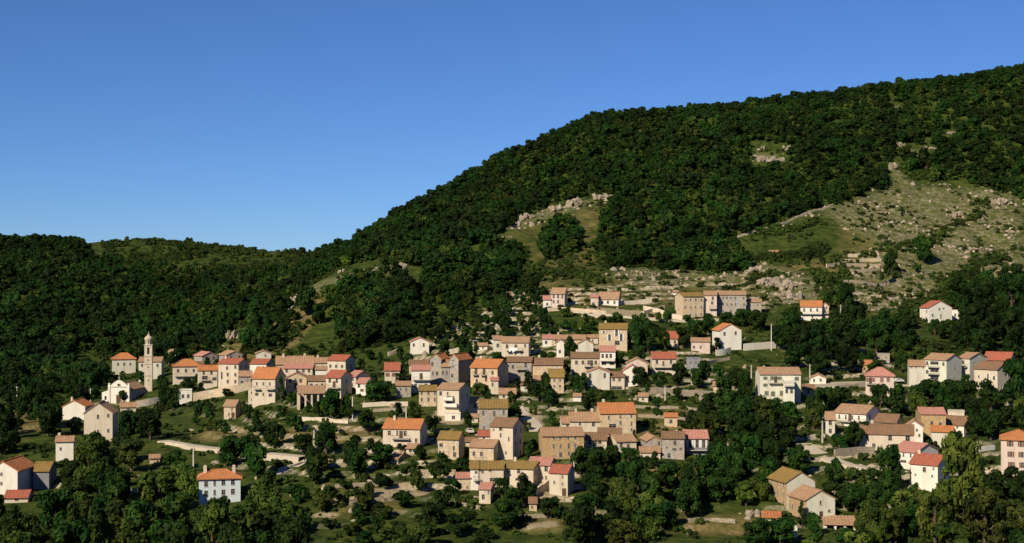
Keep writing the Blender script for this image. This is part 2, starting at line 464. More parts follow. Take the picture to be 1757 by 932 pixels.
def frame_mesh(w, h):
    def f():
        m = MB(); t = .05
        m.box(-w / 2 - t, -w / 2 + .03, -.05, .06, 0, h + t); m.box(w / 2 - .03, w / 2 + t, -.05, .06, 0, h + t)
        m.box(-w / 2 + .03, w / 2 - .03, -.05, .06, h - .03, h + t)
        m.box(-w / 2 - .1, w / 2 + .1, -.10, .06, -.1, 0)
        m.box(-.03, .03, .14, .18, 0, h); m.box(-w / 2, -.03, .14, .18, h * .55, h * .55 + .05); m.box(.03, w / 2, .14, .18, h * .55, h * .55 + .05)
        return m.mesh('window', M['frame'])
    return cached(('fr', w, h), f)
def pane_mesh(w, h):
    return cached(('pa', w, h), lambda: MB().box(-w / 2, w / 2, .19, .23, 0, h).mesh('pane', M['dark']))
def shutter_mesh(w, h, mk):
    def f():
        m = MB(); m.box(0, w, -.09, -.052, 0, h)
        for k in range(4):
            z = h * (.1 + .22 * k); m.box(.04, w - .04, -.105, -.091, z, z + h * .09)
        return m.mesh('shutter', M[mk])
    return cached(('sh', w, h, mk), f)

def wall_face(m, O, ux, W_, z0, z1, ops, inn, dep=.24):
    """rectangular wall with real openings and reveals"""
    O = Vector(O); ux = Vector(ux); inn = Vector(inn); uz = Vector((0, 0, 1))
    xs = sorted({0, W_} | {v for o in ops for v in (o[0], o[1])}); zs = sorted({z0, z1} | {v for o in ops for v in (o[2], o[3])})
    P = lambda a, z, d=0: O + ux * a + uz * z + inn * d
    for i in range(len(xs) - 1):
        for j in range(len(zs) - 1):
            a = (xs[i] + xs[i + 1]) / 2; z = (zs[j] + zs[j + 1]) / 2
            if any(o[0] < a < o[1] and o[2] < z < o[3] for o in ops): continue
            m.quad(P(xs[i], zs[j]), P(xs[i + 1], zs[j]), P(xs[i + 1], zs[j + 1]), P(xs[i], zs[j + 1]))
    for (a0, a1, b0, b1) in ops:
        m.quad(P(a0, b0), P(a0, b1), P(a0, b1, dep), P(a0, b0, dep)); m.quad(P(a1, b0), P(a1, b0, dep), P(a1, b1, dep), P(a1, b1))
        m.quad(P(a0, b0), P(a0, b0, dep), P(a1, b0, dep), P(a1, b0)); m.quad(P(a0, b1), P(a1, b1), P(a1, b1, dep), P(a0, b1, dep))

def gable_roof(L, S, ze, rise, mk, rng, ovx=.25, ovs=.45, shed=False):
    """tiled roof, ridge along x; corrugated barrel-tile columns, uneven courses"""
    sl = rise / (S if shed else S / 2)
    n = max(6, int((L + 2 * ovx) / .42)); n += n % 2
    if shed: ys = np.linspace(-S / 2 - ovs, S / 2 + ovs * .4, 7)
    else: ys = np.concatenate([np.linspace(-S / 2 - ovs, 0, 5), np.linspace(0, S / 2 + ovs, 5)[1:]])
    sag = rng.uniform(.02, .10)
    v, f = [], []
    for i in range(n + 1):
        x = -L / 2 - ovx + (L + 2 * ovx) * i / n
        for y in ys:
            z = ze + ((y + S / 2) * sl if shed else (S / 2 - abs(y)) * sl)
            z += .17 + (.075 if i % 2 else 0) + rng.uniform(-.025, .025) - sag * math.sin(math.pi * i / n) * (1 - abs(2 * y / S) * .6 if not shed else .5)
            v.append((x, y, z))
    k = len(ys)
    for i in range(n):
        for j in range(k - 1):
            f.append((i * k + j, (i + 1) * k + j, (i + 1) * k + j + 1, i * k + j + 1))
    b = len(v)
    for x in (-L / 2 - ovx, L / 2 + ovx):
        for y in ys:
            v.append((x, y, ze + ((y + S / 2) * sl if shed else (S / 2 - abs(y)) * sl) - .04))
    for j in range(k - 1):
        f.append((b + j, b + j + 1, b + k + j + 1, b + k + j))
        f.append((j, j + 1, b + j + 1, b + j)); f.append((n * k + j, b + k + j, b + k + j + 1, n * k + j + 1))
    f.append(tuple([i * k for i in range(n, -1, -1)] + [b, b + k])); f.append(tuple([i * k + k - 1 for i in range(n + 1)] + [b + 2 * k - 1, b + k - 1]))
    m = MB().add(v, f)
    if not shed:
        q = int((L + 2 * ovx) / .5)
        for i in range(q):
            x = -L / 2 - ovx + (L + 2 * ovx) * i / q; z = ze + rise + .16 - sag * math.sin(math.pi * i / q) + rng.uniform(-.01, .02)
            m.box(x, x + (L + 2 * ovx) / q - .02, -.17, .17, z, z + .13)
    return m.mesh('roof', RM[mk])

def hip_roof(W_, D, ze, rise, mk, rng, ov=.5):
    m = MB(); rl = max(0, W_ - D) * .5 + (.4 if W_ > D else 0)
    ex, ey = W_ / 2 + ov, D / 2 + ov
    zl = ze - ov * rise / (D / 2) * .6
    E = [(-ex, -ey, zl + .1), (ex, -ey, zl + .1), (ex, ey, zl + .1), (-ex, ey, zl + .1)]
    r0, r1 = Vector((-rl / 1, 0, ze + rise)), Vector((rl / 1, 0, ze + rise))
    if rl <= 0: r0, r1 = Vector((-.05, 0, ze + rise)), Vector((.05, 0, ze + rise))
    def slope(a, b, ta, tb):
        a, b, ta, tb = map(Vector, (a, b, ta, tb)); n = max(6, int((b - a).length / .42)); n += n % 2; k = 6
        v, f = [], []
        for i in range(n + 1):
            s = i / n
            for j in range(k):
                p = a.lerp(b, s).lerp(ta.lerp(tb, s), j / (k - 1))
                p.z += (.07 * (1 - j / (k - 1)) if i % 2 else 0) + rng.uniform(-.02, .02)
                v.append(p)
        for i in range(n):
            for j in range(k - 1): f.append((i * k + j, (i + 1) * k + j, (i + 1) * k + j + 1, i * k + j + 1))
        m.add(v, f)
    slope(E[0], E[1], r0, r1); slope(E[1], E[2], r1, r1); slope(E[2], E[3], r1, r0); slope(E[3], E[0], r0, r0)
    m.add([(x, y, zl - .06) for x, y, z in E], [(3, 2, 1, 0)])
    for i in range(4):
        p, q = E[i], E[(i + 1) % 4]
        m.quad((p[0], p[1], zl - .06), (q[0], q[1], zl - .06), q, p)
    for e, t in ((E[0], r0), (E[1], r1), (E[2], r1), (E[3], r0)):
        m.tube([Vector(e) + Vector((0, 0, .04)), t + Vector((0, 0, .04))], [.12, .12], 5)
    m.tube([r0 + Vector((0, 0, .04)), r1 + Vector((0, 0, .04))], [.13, .13], 5)
    return m.mesh('roof', RM[mk])

def make_chimney(root, roof, x, y, zb, zt_, rng):
    m = MB(); w = rng.uniform(.32, .42)
    m.box(x - w, x + w, y - .3, y + .3, zb, zt_); m.box(x - w - .07, x + w + .07, y - .37, y + .37, zt_, zt_ + .12)
    m.box(x - w + .12, x + w - .12, y - .15, y + .15, zt_ + .12, zt_ + .34)
    o = m.obj('chimney', M['cream'], roof); return o

FOOT = []        # house footprints (world), to keep plants out
HOUSES = []      # (photo box, reference phrase)
PXS = lambda d: F / d

def H(ref, where, x0, x1, yb, ye, yr, s=0, D=8.0, t='g', w='stone', r='brown', n=(3, 2), sn=(0, 0), bal=(), ch=0,
      wp=None, sh=None, ws=(.85, 1.25), name='house', cat='house', door=None, sw=None):
    rng = random.Random(ref + where)
    cxp = x1 if s > 0 else x0 if s < 0 else (x0 + x1) / 2
    p = hit(cxp, yb); d = p.y; k = PXS(d)
    phi = math.atan((cxp - CX) / F)
    psi = 0.0
    if s:
        q = abs(s) / (D * k)
        if q > .85: D = abs(s) / (.85 * k); q = .85
        psi = math.copysign(math.asin(q), s)
    Wd = (x1 - x0) / (k * math.cos(psi))
    he = (yb - ye) / k
    dep = max(0, (ye - HY)) / F
    if t in ('g', 'h', 's'):
        rise = (ye - yr) / k - (D / (1 if t == 's' else 2)) * dep * math.cos(psi)
        rise = max(rise, (D * .16 if t != 's' else D * .12))
    else: rise = max((ye - yr) / k, .5)
    th = -phi - psi
    ax = Vector((math.cos(th), math.sin(th), 0)); ay = Vector((-math.sin(th), math.cos(th), 0))
    org = Vector((p.x, p.y, p.z))
    if s > 0: org = org - ax * (Wd / 2)
    elif s < 0: org = org + ax * (Wd / 2)
    org = org + ay * (D / 2)
    zc = [zt((org + ax * a * Wd / 2 + ay * b * D / 2).x, (org + ax * a * Wd / 2 + ay * b * D / 2).y) for a in (-1, 0, 1) for b in (-1, 1)]
    found = max(.4, p.z - min(zc) + .5)
    FOOT.append((org.x, org.y, th, Wd / 2, D / 2))
    HOUSES.append(((x0 + min(s, 0), x1 + max(s, 0), yr, yb), ref))
    root = bpy.data.objects.new(name, None); COL.objects.link(root)
    root.empty_display_size = 2
    root.location = org; root.rotation_euler = (0, 0, th)
    tag(root, (ref + ' ' + where).strip(), cat, 'village houses' if cat == 'house' else None)
    # ---- openings: front face runs x from -W/2, at y=-D/2
    def facade(cols, rows, L, top, pts=None):
        ops = []
        if pts is not None:
            for q in pts:
                a, z = q[0], q[1]; ww = q[2] if len(q) > 2 else ws[0]; hh = q[3] if len(q) > 3 else ws[1]
                ops.append((a - ww / 2, a + ww / 2, z, z + hh))
        elif cols * rows:
            rh = top / rows
            for j in range(rows):
                for i in range(cols):
                    if rng.random() < .12: continue
                    a = L * (i + .5) / cols + rng.uniform(-.25, .25); hh = min(ws[1] * rng.uniform(.85, 1.1), rh * .62); ww = ws[0] * rng.uniform(.85, 1.1)
                    z = rh * j + rh * .34 + rng.uniform(-.08, .08)
                    ops.append((a - ww / 2, a + ww / 2, z, z + hh))
        out = []
        for o in ops:
            o = (rq(o[0] - .001, .05) if o[0] > .05 else .05, o[1], o[2], min(o[3], top - .15))
            if o[0] < .2 or o[1] > L - .2 or o[2] < .05 or o[3] - o[2] < .35: continue
            if any(o[0] < q[1] + .2 and o[1] > q[0] - .2 and o[2] < q[3] + .2 and o[3] > q[2] - .2 for q in out): continue
            out.append(o)
        return out
    fp = None
    if wp is not None:
        fp = []
        for q in wp:
            a = (q[0] - x0) / (x1 - x0) * Wd; z = (yb - q[1]) / k
            fp.append((a, z - (q[3] if len(q) > 3 else ws[1] * k) / k / 2, (q[2] / k if len(q) > 2 else ws[0]), (q[3] / k if len(q) > 3 else ws[1])))
    fo = facade(n[0], n[1], Wd, he, fp)
    do = None
    if door is not None:
        a = (door - x0) / (x1 - x0) * Wd
        do = (a - .55, a + .55, .06, 2.1)
        fo = [o for o in fo if not (o[0] < do[1] + .2 and o[1] > do[0] - .2 and o[2] < do[3] + .2)]
    so_ = facade(sn[0], sn[1], D, he)
    m = MB(); X, Y = Wd / 2, D / 2
    wall_face(m, (-X, -Y, 0), (1, 0, 0), Wd, -found, he, fo + ([do] if do else []), (0, 1, 0))
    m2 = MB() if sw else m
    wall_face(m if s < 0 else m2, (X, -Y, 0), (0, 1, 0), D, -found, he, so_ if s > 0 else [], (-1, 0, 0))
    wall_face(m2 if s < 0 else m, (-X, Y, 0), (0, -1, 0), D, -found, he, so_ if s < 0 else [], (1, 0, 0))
    wall_face(m, (X, Y, 0), (-1, 0, 0), Wd, -found, he, [], (0, -1, 0))
    if t == 'g':
        for sx in (-1, 1): m.quad(*[(sx * X, -Y * sx, he), (sx * X, Y * sx, he), (sx * X, 0, he + rise)])
    elif t == 'f':
        m.quad((-X, -Y, he), (X, -Y, he), (0, -Y, he + rise)); m.quad((X, Y, he), (-X, Y, he), (0, Y, he + rise))
    elif t == 's':
        for sx in (-1, 1): m.quad((sx * X, -Y, he), (sx * X, Y, he), (sx * X, Y, he + rise))
        m.quad((X, Y, he), (-X, Y, he), (-X, Y, he + rise), (X, Y, he + rise))
    elif t == 'n':
        m.quad((-X, -Y, he), (X, -Y, he), (X, Y, he), (-X, Y, he))
        m.box(-X - .12, X + .12, -Y - .12, Y + .12, he + .003, he + .22)
    wall = put('wall', m.mesh('wall', M[w]), root)
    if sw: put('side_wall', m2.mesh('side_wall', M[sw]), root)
    roof = None
    if t == 'g': roof = put('roof', gable_roof(Wd, D, he, rise, r, rng), root)
    elif t == 'f':
        roof = put('roof', gable_roof(D, Wd, he, rise, r, rng), root); roof.rotation_euler = (0, 0, R(90))
    elif t == 's': roof = put('roof', gable_roof(Wd, D, he, rise, r, rng, shed=True), root)
    elif t == 'h': roof = put('roof', hip_roof(Wd, D, he, rise, r, rng), root)
    # ---- windows, shutters
    def win(o, loc, rz):
        ww, hh = rq(o[1] - o[0], .1), rq(o[3] - o[2], .1)
        a = put('window', frame_mesh(ww, hh), root); a.location = loc; a.rotation_euler = (0, 0, rz)
        a.scale = ((o[1] - o[0]) / ww, 1, (o[3] - o[2]) / hh)
        put('pane', pane_mesh(ww, hh), a)
        if sh and ww < 1.6:
            s1 = put('shutter', shutter_mesh(rq(ww / 2), hh, sh), a); s1.location = (-ww / 2 - rq(ww / 2) - .1, 0, 0)
            s2 = put('shutter', shutter_mesh(rq(ww / 2), hh, sh), a); s2.location = (ww / 2 + .1, 0, 0)
    for o in fo: win(o, (-X + (o[0] + o[1]) / 2, -Y, o[2]), 0)
    for o in so_:
        a = (o[0] + o[1]) / 2
        if s > 0: win(o, (X, -Y + a, o[2]), R(90))
        else: win(o, (-X, Y - a, o[2]), R(-90))
    if do:
        dm = MB().box(do[0] - X + .02, do[1] - X - .02, -Y + .14, -Y + .19, .06, 2.08)
        dm.box((do[0] + do[1]) / 2 - X - .02, (do[0] + do[1]) / 2 - X + .02, -Y + .11, -Y + .139, .1, 2.0)
        dd = dm.obj('door', M['wood'], root)
        MB().box(do[1] - X - .2, do[1] - X - .14, -Y + .06, -Y + .139, 1.0, 1.1).obj('handle', M['iron'], dd)
    # ---- balconies: px span and the px row of the slab
    for b in bal:
        a0 = (b[0] - x0) / (x1 - x0) * Wd - X; a1 = (b[1] - x0) / (x1 - x0) * Wd - X; z = (yb - b[2]) / k
        a0, a1 = max(a0, -X + .05), min(a1, X - .05)
        solid = len(b) > 3
        y1, y0 = -Y - .003, -Y - 1.25
        bo = MB().box(a0, a1, y0, y1, z - .16, z).box(a0 + .2, a0 + .4, y0 + .5, y1, z - .42, z - .163).box(a1 - .4, a1 - .2, y0 + .5, y1, z - .42, z - .163).obj('balcony', M['conc'], root)
        rl = MB()
        if solid:
            rl.box(a0, a1, y0 + .003, y0 + .1, z + .003, z + .95); rl.box(a0 + .003, a0 + .1, y0 + .103, y1, z + .003, z + .95); rl.box(a1 - .1, a1 - .003, y0 + .103, y1, z + .003, z + .95)
            rl.obj('parapet', M[b[3]], bo)
        else:
            rl.box(a0, a1, y0 + .02, y0 + .07, z + .9, z + .96)
            for sx in (a0 + .02, a1 - .07): rl.box(sx, sx + .05, y0 + .07, y1, z + .9, z + .96)
            q = max(4, int((a1 - a0) / .28))
            for i in range(q + 1):
                xx = a0 + .02 + (a1 - a0 - .07) * i / q; rl.box(xx, xx + .03, y0 + .03, y0 + .06, z + .003, z + .9)
            rl.obj('railing', M['iron'], bo)
        if not any(o[0] - X < (a0 + a1) / 2 + .5 and o[1] - X > (a0 + a1) / 2 - .5 and o[2] < z + 1.9 and o[3] > z for o in fo) and he - z > 1.5:
            dr = MB(); c = (a0 + a1) / 2; hd = min(2.1, he - z - .2)
            dr.box(c - .5, c + .5, y1 - .06, y1, z + .02, z + hd); dr.box(c - .03, c + .03, y1 - .08, y1 - .063, z + .1, z + hd - .1)
            dr.obj('balcony_door', M['wood'], root)
    for i in range(ch):
        if roof is None: break
        lo = rng.uniform(.12, .3) if i % 2 == 0 else rng.uniform(.7, .88)
        if t == 'f':
            make_chimney(root, roof, (lo - .5) * D, rng.choice((-1, 1)) * Wd * .18, he + rise * .35, he + rise + .75, rng)
        elif t == 's': make_chimney(root, roof, (lo - .5) * Wd, D * .2, he + rise * .5, he + rise + .7, rng)
        else: make_chimney(root, roof, (lo - .5) * Wd, rng.uniform(-.1, .22) * D, he + rise * .45, he + rise + .75, rng)
    root['_'] = 0; del root['_']
    return root, dict(W=Wd, D=D, he=he, rise=rise, k=k, found=found)
# ------------------------------------------------------------------ the village, house by house (photograph pixels)
# -- west end, round the church
H("pale house with orange pyramid roof", "left of the bell tower", 193, 232, 642, 616, 605.5, t='h', D=8.5, w='pale', r='orange', wp=[(203, 625), (213, 625), (223, 625)], ws=(.8, 1.2))
H("tall grey house with faded roof", "directly behind the bell tower", 239, 277, 648, 620, 613, s=5, w='pale', r='tan', n=(3, 2), ch=1)
H("small white house with faded orange roof", "just right of the bell tower", 289, 306, 621, 604, 599.5, s=5, D=6, w='white', r='tan', n=(2, 1))
H("low white gabled house with chimney", "lowest at the far left below the church", 109, 146, 722, 698, 688, s=14, D=9, t='f', w='white', r='orange', n=(2, 1), ch=1)
H("tall plain gabled house", "below the church with small dark windows", 146, 193, 757, 709, 692, s=9, D=10, t='f', w='cream', r='tan', wp=[(169, 715, 3.5, 7), (186, 713, 3.5, 6), (169, 741, 3.5, 7), (186, 739, 3.5, 6)])
H("wide house with orange hipped roof", "right of the dark tree beside the bell tower", 297, 344, 657, 628, 616, t='h', D=9, w='cream', r='orange', wp=[(306, 636), (319, 636), (332, 636)], bal=[(300, 342, 645)])
H("low roofless white wall house", "below the wide hipped orange roof", 308, 329, 692, 670, 668, t='n', D=5, w='white', wp=[(314, 680), (323, 680)])
H("stone house with pinkish roof and grey gable", "first behind the wide hipped house", 347, 373, 630, 611, 605, s=-14, D=9, t='f', w='grey', r='pink', n=(2, 2))
H("house with faded pink roof", "behind the tall red roofed house", 388, 418, 628, 610, 603.5, s=-12, D=9, t='f', w='grey', r='tan', n=(2, 2))
H("tall four storey house with red roof", "and dark right side", 375, 409, 666, 624, 616, s=18, D=8, w='cream', r='red', wp=[(404, 630), (390, 632), (391, 643), (381, 645, 3, 12), (391, 655), (404, 643), (404, 655)], sn=(2, 3), ch=1)
H("orange roofed house with dark openings", "left of the tall red roofed house", 340, 373, 663, 635, 627, s=2, w='cream', r='orange', wp=[(352, 648, 9, 6), (368, 650, 7, 5), (350, 640), (363, 640)], bal=[(345, 360, 652)])
H("small pale gabled house", "highest behind the red roofs at left", 439, 465, 620, 607, 602, t='f', D=7, w='pale', r='tan', wp=[(455, 610, 2.5, 3)])
H("white house with red roof", "left of the long tan roof row", 429, 457, 640, 624.5, 617, s=14, D=7.5, w='white', r='red', n=(3, 1))
H("big house with bright orange roof", "centre of the upper left row", 433, 472, 690, 649, 631, s=17, D=9, w='cream', r='orange', wp=[(441, 659, 3, 5), (452, 659, 3, 5), (463, 659, 3, 5), (441, 677, 6, 5), (464, 678, 6, 5), (452, 677, 3, 5)], bal=[(437, 448, 668), (458, 471, 668)])
H("long tan roofed row house", "left half of the longest roof", 474, 538, 646, 624.5, 611.5, D=9, w='stone', r='tan', n=(6, 1), ch=2)
H("tan roofed row house", "right half of the longest roof", 538.5, 566, 642, 622.5, 614, D=8, w='cream', r='tan', n=(3, 1), ch=1)
H("red roofed house with three arched windows", "right end of the upper left row", 562, 593, 641, 618.5, 610, s=17, D=8, w='cream', r='red', wp=[(567, 629, 4, 5), (577, 629, 4, 5), (587, 629, 4, 5)], sn=(1, 1))
H("low house with small red roof", "in front of the longest tan roof", 486, 536, 654, 632, 627, s=6, D=7, w='cream', r='pink', n=(5, 2))
H("bright white narrow house", "between low red roof and red end house", 541, 560, 652, 634, 630, D=5, w='white', r='tan', n=(1, 1))
H("stone house with gable to the front", "left of the open arcade shed", 491, 526, 668, 648.5, 640, s=3, D=8, t='f', w='stone', r='tan', wp=[(507, 650, 3, 4), (498, 653), (516, 653), (502, 659)], door=507)
H("tall red roofed house with dark right side", "right of the open arcade shed", 559, 585, 684, 648, 636.5, s=19, D=8, w='cream', r='red', wp=[(566, 654), (578, 654)], bal=[(563, 584, 666)], sn=(1, 2))
H("pink roofed house with grey gable", "right of the tall cypress below the row", 597, 611, 668, 646, 637, s=23, D=9, w='cream', r='pink', n=(1, 2), sn=(1, 1))
H("low white house with pink roof", "above the big round tree", 611, 628, 679, 657.5, 649.5, s=14, D=7, w='white', r='pink', wp=[(621, 670, 6, 4), (616, 662)])
H("small lone stone hut with orange roof", "on the terraces below the tall red roof", 384.5, 404, 719, 696.5, 687, s=10, D=6, w='stone', r='tan', wp=[(398.5, 702, 2.5, 4), (393, 711, 2.5, 4)], door=400)
H("tiny pale stone hut", "on the dry terraces left of the orange balcony house", 564, 581, 744, 737, 733, D=4, w='stone', r='tan', n=(0, 0), door=570)
# -- centre, upper rows
H("house with dull red roof and brown shutters", "left of the dark cypress, centre left", 660, 686, 658, 635, 622.5, D=8, w='cream', r='red', wp=[(665, 643, 3, 6), (676, 643, 3, 6)], sh='sh_red')
H("brown roofed house", "behind the white house with pink roof", 702, 736, 640, 626, 619, D=7, w='stone', r='brown', n=(3, 1))
H("white fronted house with pink roof", "left of the twin grey stone gables", 706, 738, 674, 635, 627, D=8, w='white', r='pink', wp=[(713, 662), (731, 662)], bal=[(708, 737, 651.5)], name='house')
H("grey stone tower house", "left of the twin stone gables", 738, 757, 660, 616, 608, s=14, D=9, t='f', w='grey', r='orange', wp=[(743, 641, 3, 6), (742, 625), (750, 641)])
H("low recessed grey stone house", "between the twin stone gables", 757, 771, 661, 629, 618, D=8, w='grey', r='tan', wp=[(760, 640, 3, 6), (766.5, 640, 3, 6)])
H("tall grey stone house with dark right side", "right of the twin stone gables", 771, 786.5, 662, 617, 608, s=23, D=10, t='f', w='grey', r='orange', wp=[(777, 618, 3, 4), (777.5, 629, 3, 4), (776, 645)])
H("orange brown roofed house with two small balconies", "centre of village", 807, 853.5, 672, 631, 617.5, s=19, D=9, w='stone', r='orange', wp=[(834, 652), (845, 640), (818, 655)], bal=[(812, 821, 644), (826, 835, 644)], ch=1)
H("small pink roofed annexe", "against the orange brown balcony house", 842, 855, 677, 653, 648, D=4, t='s', w='cream', r='pink', wp=[(845, 660, 3, 6)])
H("tall plain grey stone house", "right of the orange brown balcony house", 870, 912, 657, 621, 614.5, s=3, D=8, w='grey', r='brown', wp=[(902, 627, 4, 8), (890, 637), (880, 630)], bal=[(887, 902, 634)])
LA = H("brown roofed house with white laundry on balcony", "in the upper centre", 860.5, 907, 618, 588, 579, s=4, D=8, w='cream', r='tan', wp=[(885, 595), (901, 594, 3, 5), (870, 595), (875, 606), (895, 606, 3, 5)], bal=[(869, 896, 602)])
H("low pale annexe", "left of the laundry balcony house", 846, 861, 604, 584, 579, D=7, w='pale', r='tan', n=(1, 1))
H("bright white gabled house", "alone before the dark wood, upper centre left", 704, 736, 608, 587, 580, t='f', D=8, w='white', r='pink', wp=[(727, 592, 3, 6), (710, 592, 3, 5)])
H("wide brown roofed house", "behind the ochre roofed front house", 914, 966, 656, 626, 615, D=9, w='stone', r='brown', n=(4, 1), ch=1)
H("ochre roofed front house", "joined before the wide brown roofed house", 941, 967.5, 675, 646.5, 634, D=6, w='stone', r='ochre', wp=[(951, 653, 3, 4), (961, 653, 3, 4), (951, 663, 3, 4), (961, 663, 3, 4)])
H("low house with faded roof", "left of the ochre roofed front house", 912, 941.5, 668, 654.5, 646, D=6, w='cream', r='tan', n=(2, 1))
H("cream house with rows of dark windows", "lower centre, left of the white arcade house", 719, 749, 698, 670.5, 664, D=8, w='stone', r='ochre', wp=[(723.5, 675, 3, 6), (735, 675, 3, 6), (746, 675, 3, 6), (723.5, 686, 3, 6), (735, 686, 3, 6), (746, 686, 3, 6)])
H("tan roofed house with white balconies", "and dark right side", 750, 787.5, 720, 668.5, 659.5, s=19, D=9, w='cream', r='tan', wp=[(770, 683, 8, 5), (778, 683, 4, 5), (756, 676), (770, 693, 10, 6), (768, 676, 3, 5)], bal=[(763, 786, 698, 'white'), (763, 779, 687, 'white')], sn=(2, 2))
H("low house with salmon roof", "left of the ochre roof with three slit windows", 792, 822, 710, 690.5, 682, D=7, w='cream', r='tan', wp=[(800, 697, 2.5, 5), (815, 697)])
H("ochre roofed house with three slit windows", "above the tall dark sided house", 822, 871, 737, 700, 686.5, D=9, w='grey', r='ochre', wp=[(829, 709, 3.5, 8), (848, 710, 3.5, 9), (864, 708, 3.5, 8), (830, 734, 3, 5)])
H("tall tower like house with brown roof", "and very dark right side", 841, 880, 793, 732.5, 718.5, s=18, D=8, w='cream', r='brown', wp=[(847, 739, 2.5, 3), (859, 748, 3, 7), (859, 736), (873, 754, 2.5, 7), (868, 778, 3, 5), (878, 785, 3, 4), (850, 775)], sn=(2, 3))
H("big house with vivid orange roof and long balcony", "left of centre", 657, 720.5, 768, 735.5, 720, s=13, D=9, w='cream', r='orange', wp=[(714, 756, 4, 7), (681.5, 744, 3, 9), (668, 744), (695, 744)], bal=[(673, 703, 753)], ch=1, sn=(1, 1))
H("small tiled annexe", "at the foot of the vivid orange balcony house", 697, 714, 781, 771, 765, s=7, D=5, w='cream', r='tan', n=(1, 1))
H("small house with ochre roof", "right of the vivid orange balcony house", 751.5, 787, 790, 754, 742, s=10, D=7, w='stone', r='ochre', wp=[(757, 765, 6, 6), (778.5, 770, 3.5, 8), (755, 778, 4, 6), (780, 781), (779, 757, 2, 3), (761, 778, 2.5, 6)])
H("grey house with tan roof", "below the tall tower like house", 805, 847, 802, 768, 756, s=15, D=8, w='stone', r='tan', wp=[(813, 780, 5, 7), (826, 780, 5, 7)], bal=[(815, 834, 791)])
H("small shed with rust roof", "between the ochre houses above the tan roof", 799, 818, 766, 757.5, 751.5, D=4, w='cream', r='brown', n=(0, 0), cat='shed', name='shed')
H("tiny house with red tiled roof", "left of tall tower like house", 821, 841, 757, 748, 739.5, D=5, w='white', r='red', wp=[(830, 752, 3, 4)])
H("white left end house of the long brown roofed row", "lower centre", 807, 821, 842, 804.5, 794, D=8, w='white', r='ochre', wp=[(817, 811, 4, 4)], bal=[(812, 821, 824)])
H("middle house of the long brown roofed row", "with paired dark openings", 821.3, 864, 842, 804.5, 794, D=8, w='cream', r='ochre', wp=[(845, 823.5, 9, 6), (857, 823.5, 8, 6), (828, 810, 4, 4), (826, 826, 3, 4), (841, 808, 4, 3)])
H("right end house of the long brown roofed row", "with dark gable side", 864.3, 915, 842, 804.5, 794, s=17, D=8, w='cream', r='ochre', wp=[(890, 823.5, 12, 4), (873, 822, 3, 4), (904, 822), (873, 809), (890, 809)], sn=(2, 2), ch=1)
H("house with salmon pink roof", "behind the red roof at lower centre", 906, 944, 830, 798, 786, s=10, D=8, w='cream', r='pink', wp=[(937, 805), (937, 820, 3, 6)])
H("red roofed house with dark right side", "lowest corner of the centre cluster", 942.5, 974, 853, 812, 799, s=12, D=7, w='cream', r='red', wp=[(951, 829, 3, 5), (965, 831, 3, 4), (965, 819, 3, 5)], door=968)
H("small gabled house with tan roof", "before the long brown roofed row", 822, 841.5, 865, 839, 829.5, s=8, D=6, w='cream', r='pink', wp=[(838, 845, 3, 5), (829, 853, 5, 8)])
H("tiny square stone hut with brown roof", "among trees below the red roofed house", 908, 921, 879, 864.5, 856, D=4, w='stone', r='brown', n=(1, 1), ws=(.5, .6), cat='shed', name='shed')
H("lean-to with pinkish roof", "left of the white end of the brown row", 783, 806.5, 842, 821, 812, D=5, t='s', w='stone', r='pink', wp=[(802, 837, 3, 5)])
H("small stone garage with tan roof", "below the vivid orange balcony house", 668, 683, 801, 789.5, 780, s=19, D=7, w='stone', r='tan', wp=[(679, 797, 5, 6)], cat='garage', name='garage')
# -- centre right
H("small two storey house with dark windows", "highest of the upper centre", 946, 968.7, 529, 503.5, 494.5, s=5, D=6, w='pink', r='tan', wp=[(950, 509, 3, 6), (957.5, 509, 3, 6), (965, 509, 3, 6), (950, 518, 3, 5), (957.5, 518, 3, 5), (961, 525, 6, 4)])
H("low white annexe with pink roof", "left of the highest two storey house", 932, 945.5, 530, 514, 508, D=6, w='white', r='pink', n=(1, 1))
H("tan roofed house", "right of the highest two storey house", 1027, 1061, 526, 513, 501.5, s=4, D=8, w='white', r='tan', n=(3, 1))
H("tiny flat house", "left end of the upper tan roofed house", 1013.5, 1026.5, 525, 510, 506, D=6, w='pink', r='pink', wp=[(1018, 521, 4, 4)])
H("old stone house with pale left gable", "left end of the long upper barracks", 1172, 1207, 546, 508.5, 503, s=-14, D=9, w='stone', r='ochre', n=(4, 3), ws=(.6, .9), sn=(1, 1))
H("long three storey stone house with rows of small windows", "above the trees, upper right", 1230, 1279.5, 540, 506, 500, D=9, w='grey', r='tan', n=(7, 3), ws=(.65, .95))
H("pinkish plastered bay house with balcony", "within the long upper stone row", 1208, 1229.7, 542, 506.5, 500, D=9, w='pink', r='tan', wp=[(1223, 512), (1222, 520)], bal=[(1217, 1229, 530)])
H("small square stone house", "right end of the long upper stone row", 1281.7, 1306, 539, 518.5, 514, D=7, w='grey', r='tan', n=(2, 2), ws=(.6, .8))
H("tall house with tan roof and white shutters", "beside the big dark tree, upper centre", 1027.5, 1076, 604, 565, 556, D=9, s=2, w='stone', r='ochre', wp=[(1036, 571, 3, 4), (1058, 572, 4, 10), (1066, 580, 4, 12), (1046, 580, 4, 10), (1059, 589, 8, 7)], sh='sh_white', ch=1)
H("low house with salmon roof and dark arcade", "before the tall white shuttered house", 1029, 1056, 632, 602.5, 594, D=7, w='white', r='pink', wp=[(1034, 611, 4, 7), (1041, 611, 4, 7), (1048, 611, 4, 7), (1054, 611, 3, 7), (1036, 624, 8, 4), (1050, 624, 8, 4)], bal=[(1030, 1055, 619, 'white')])
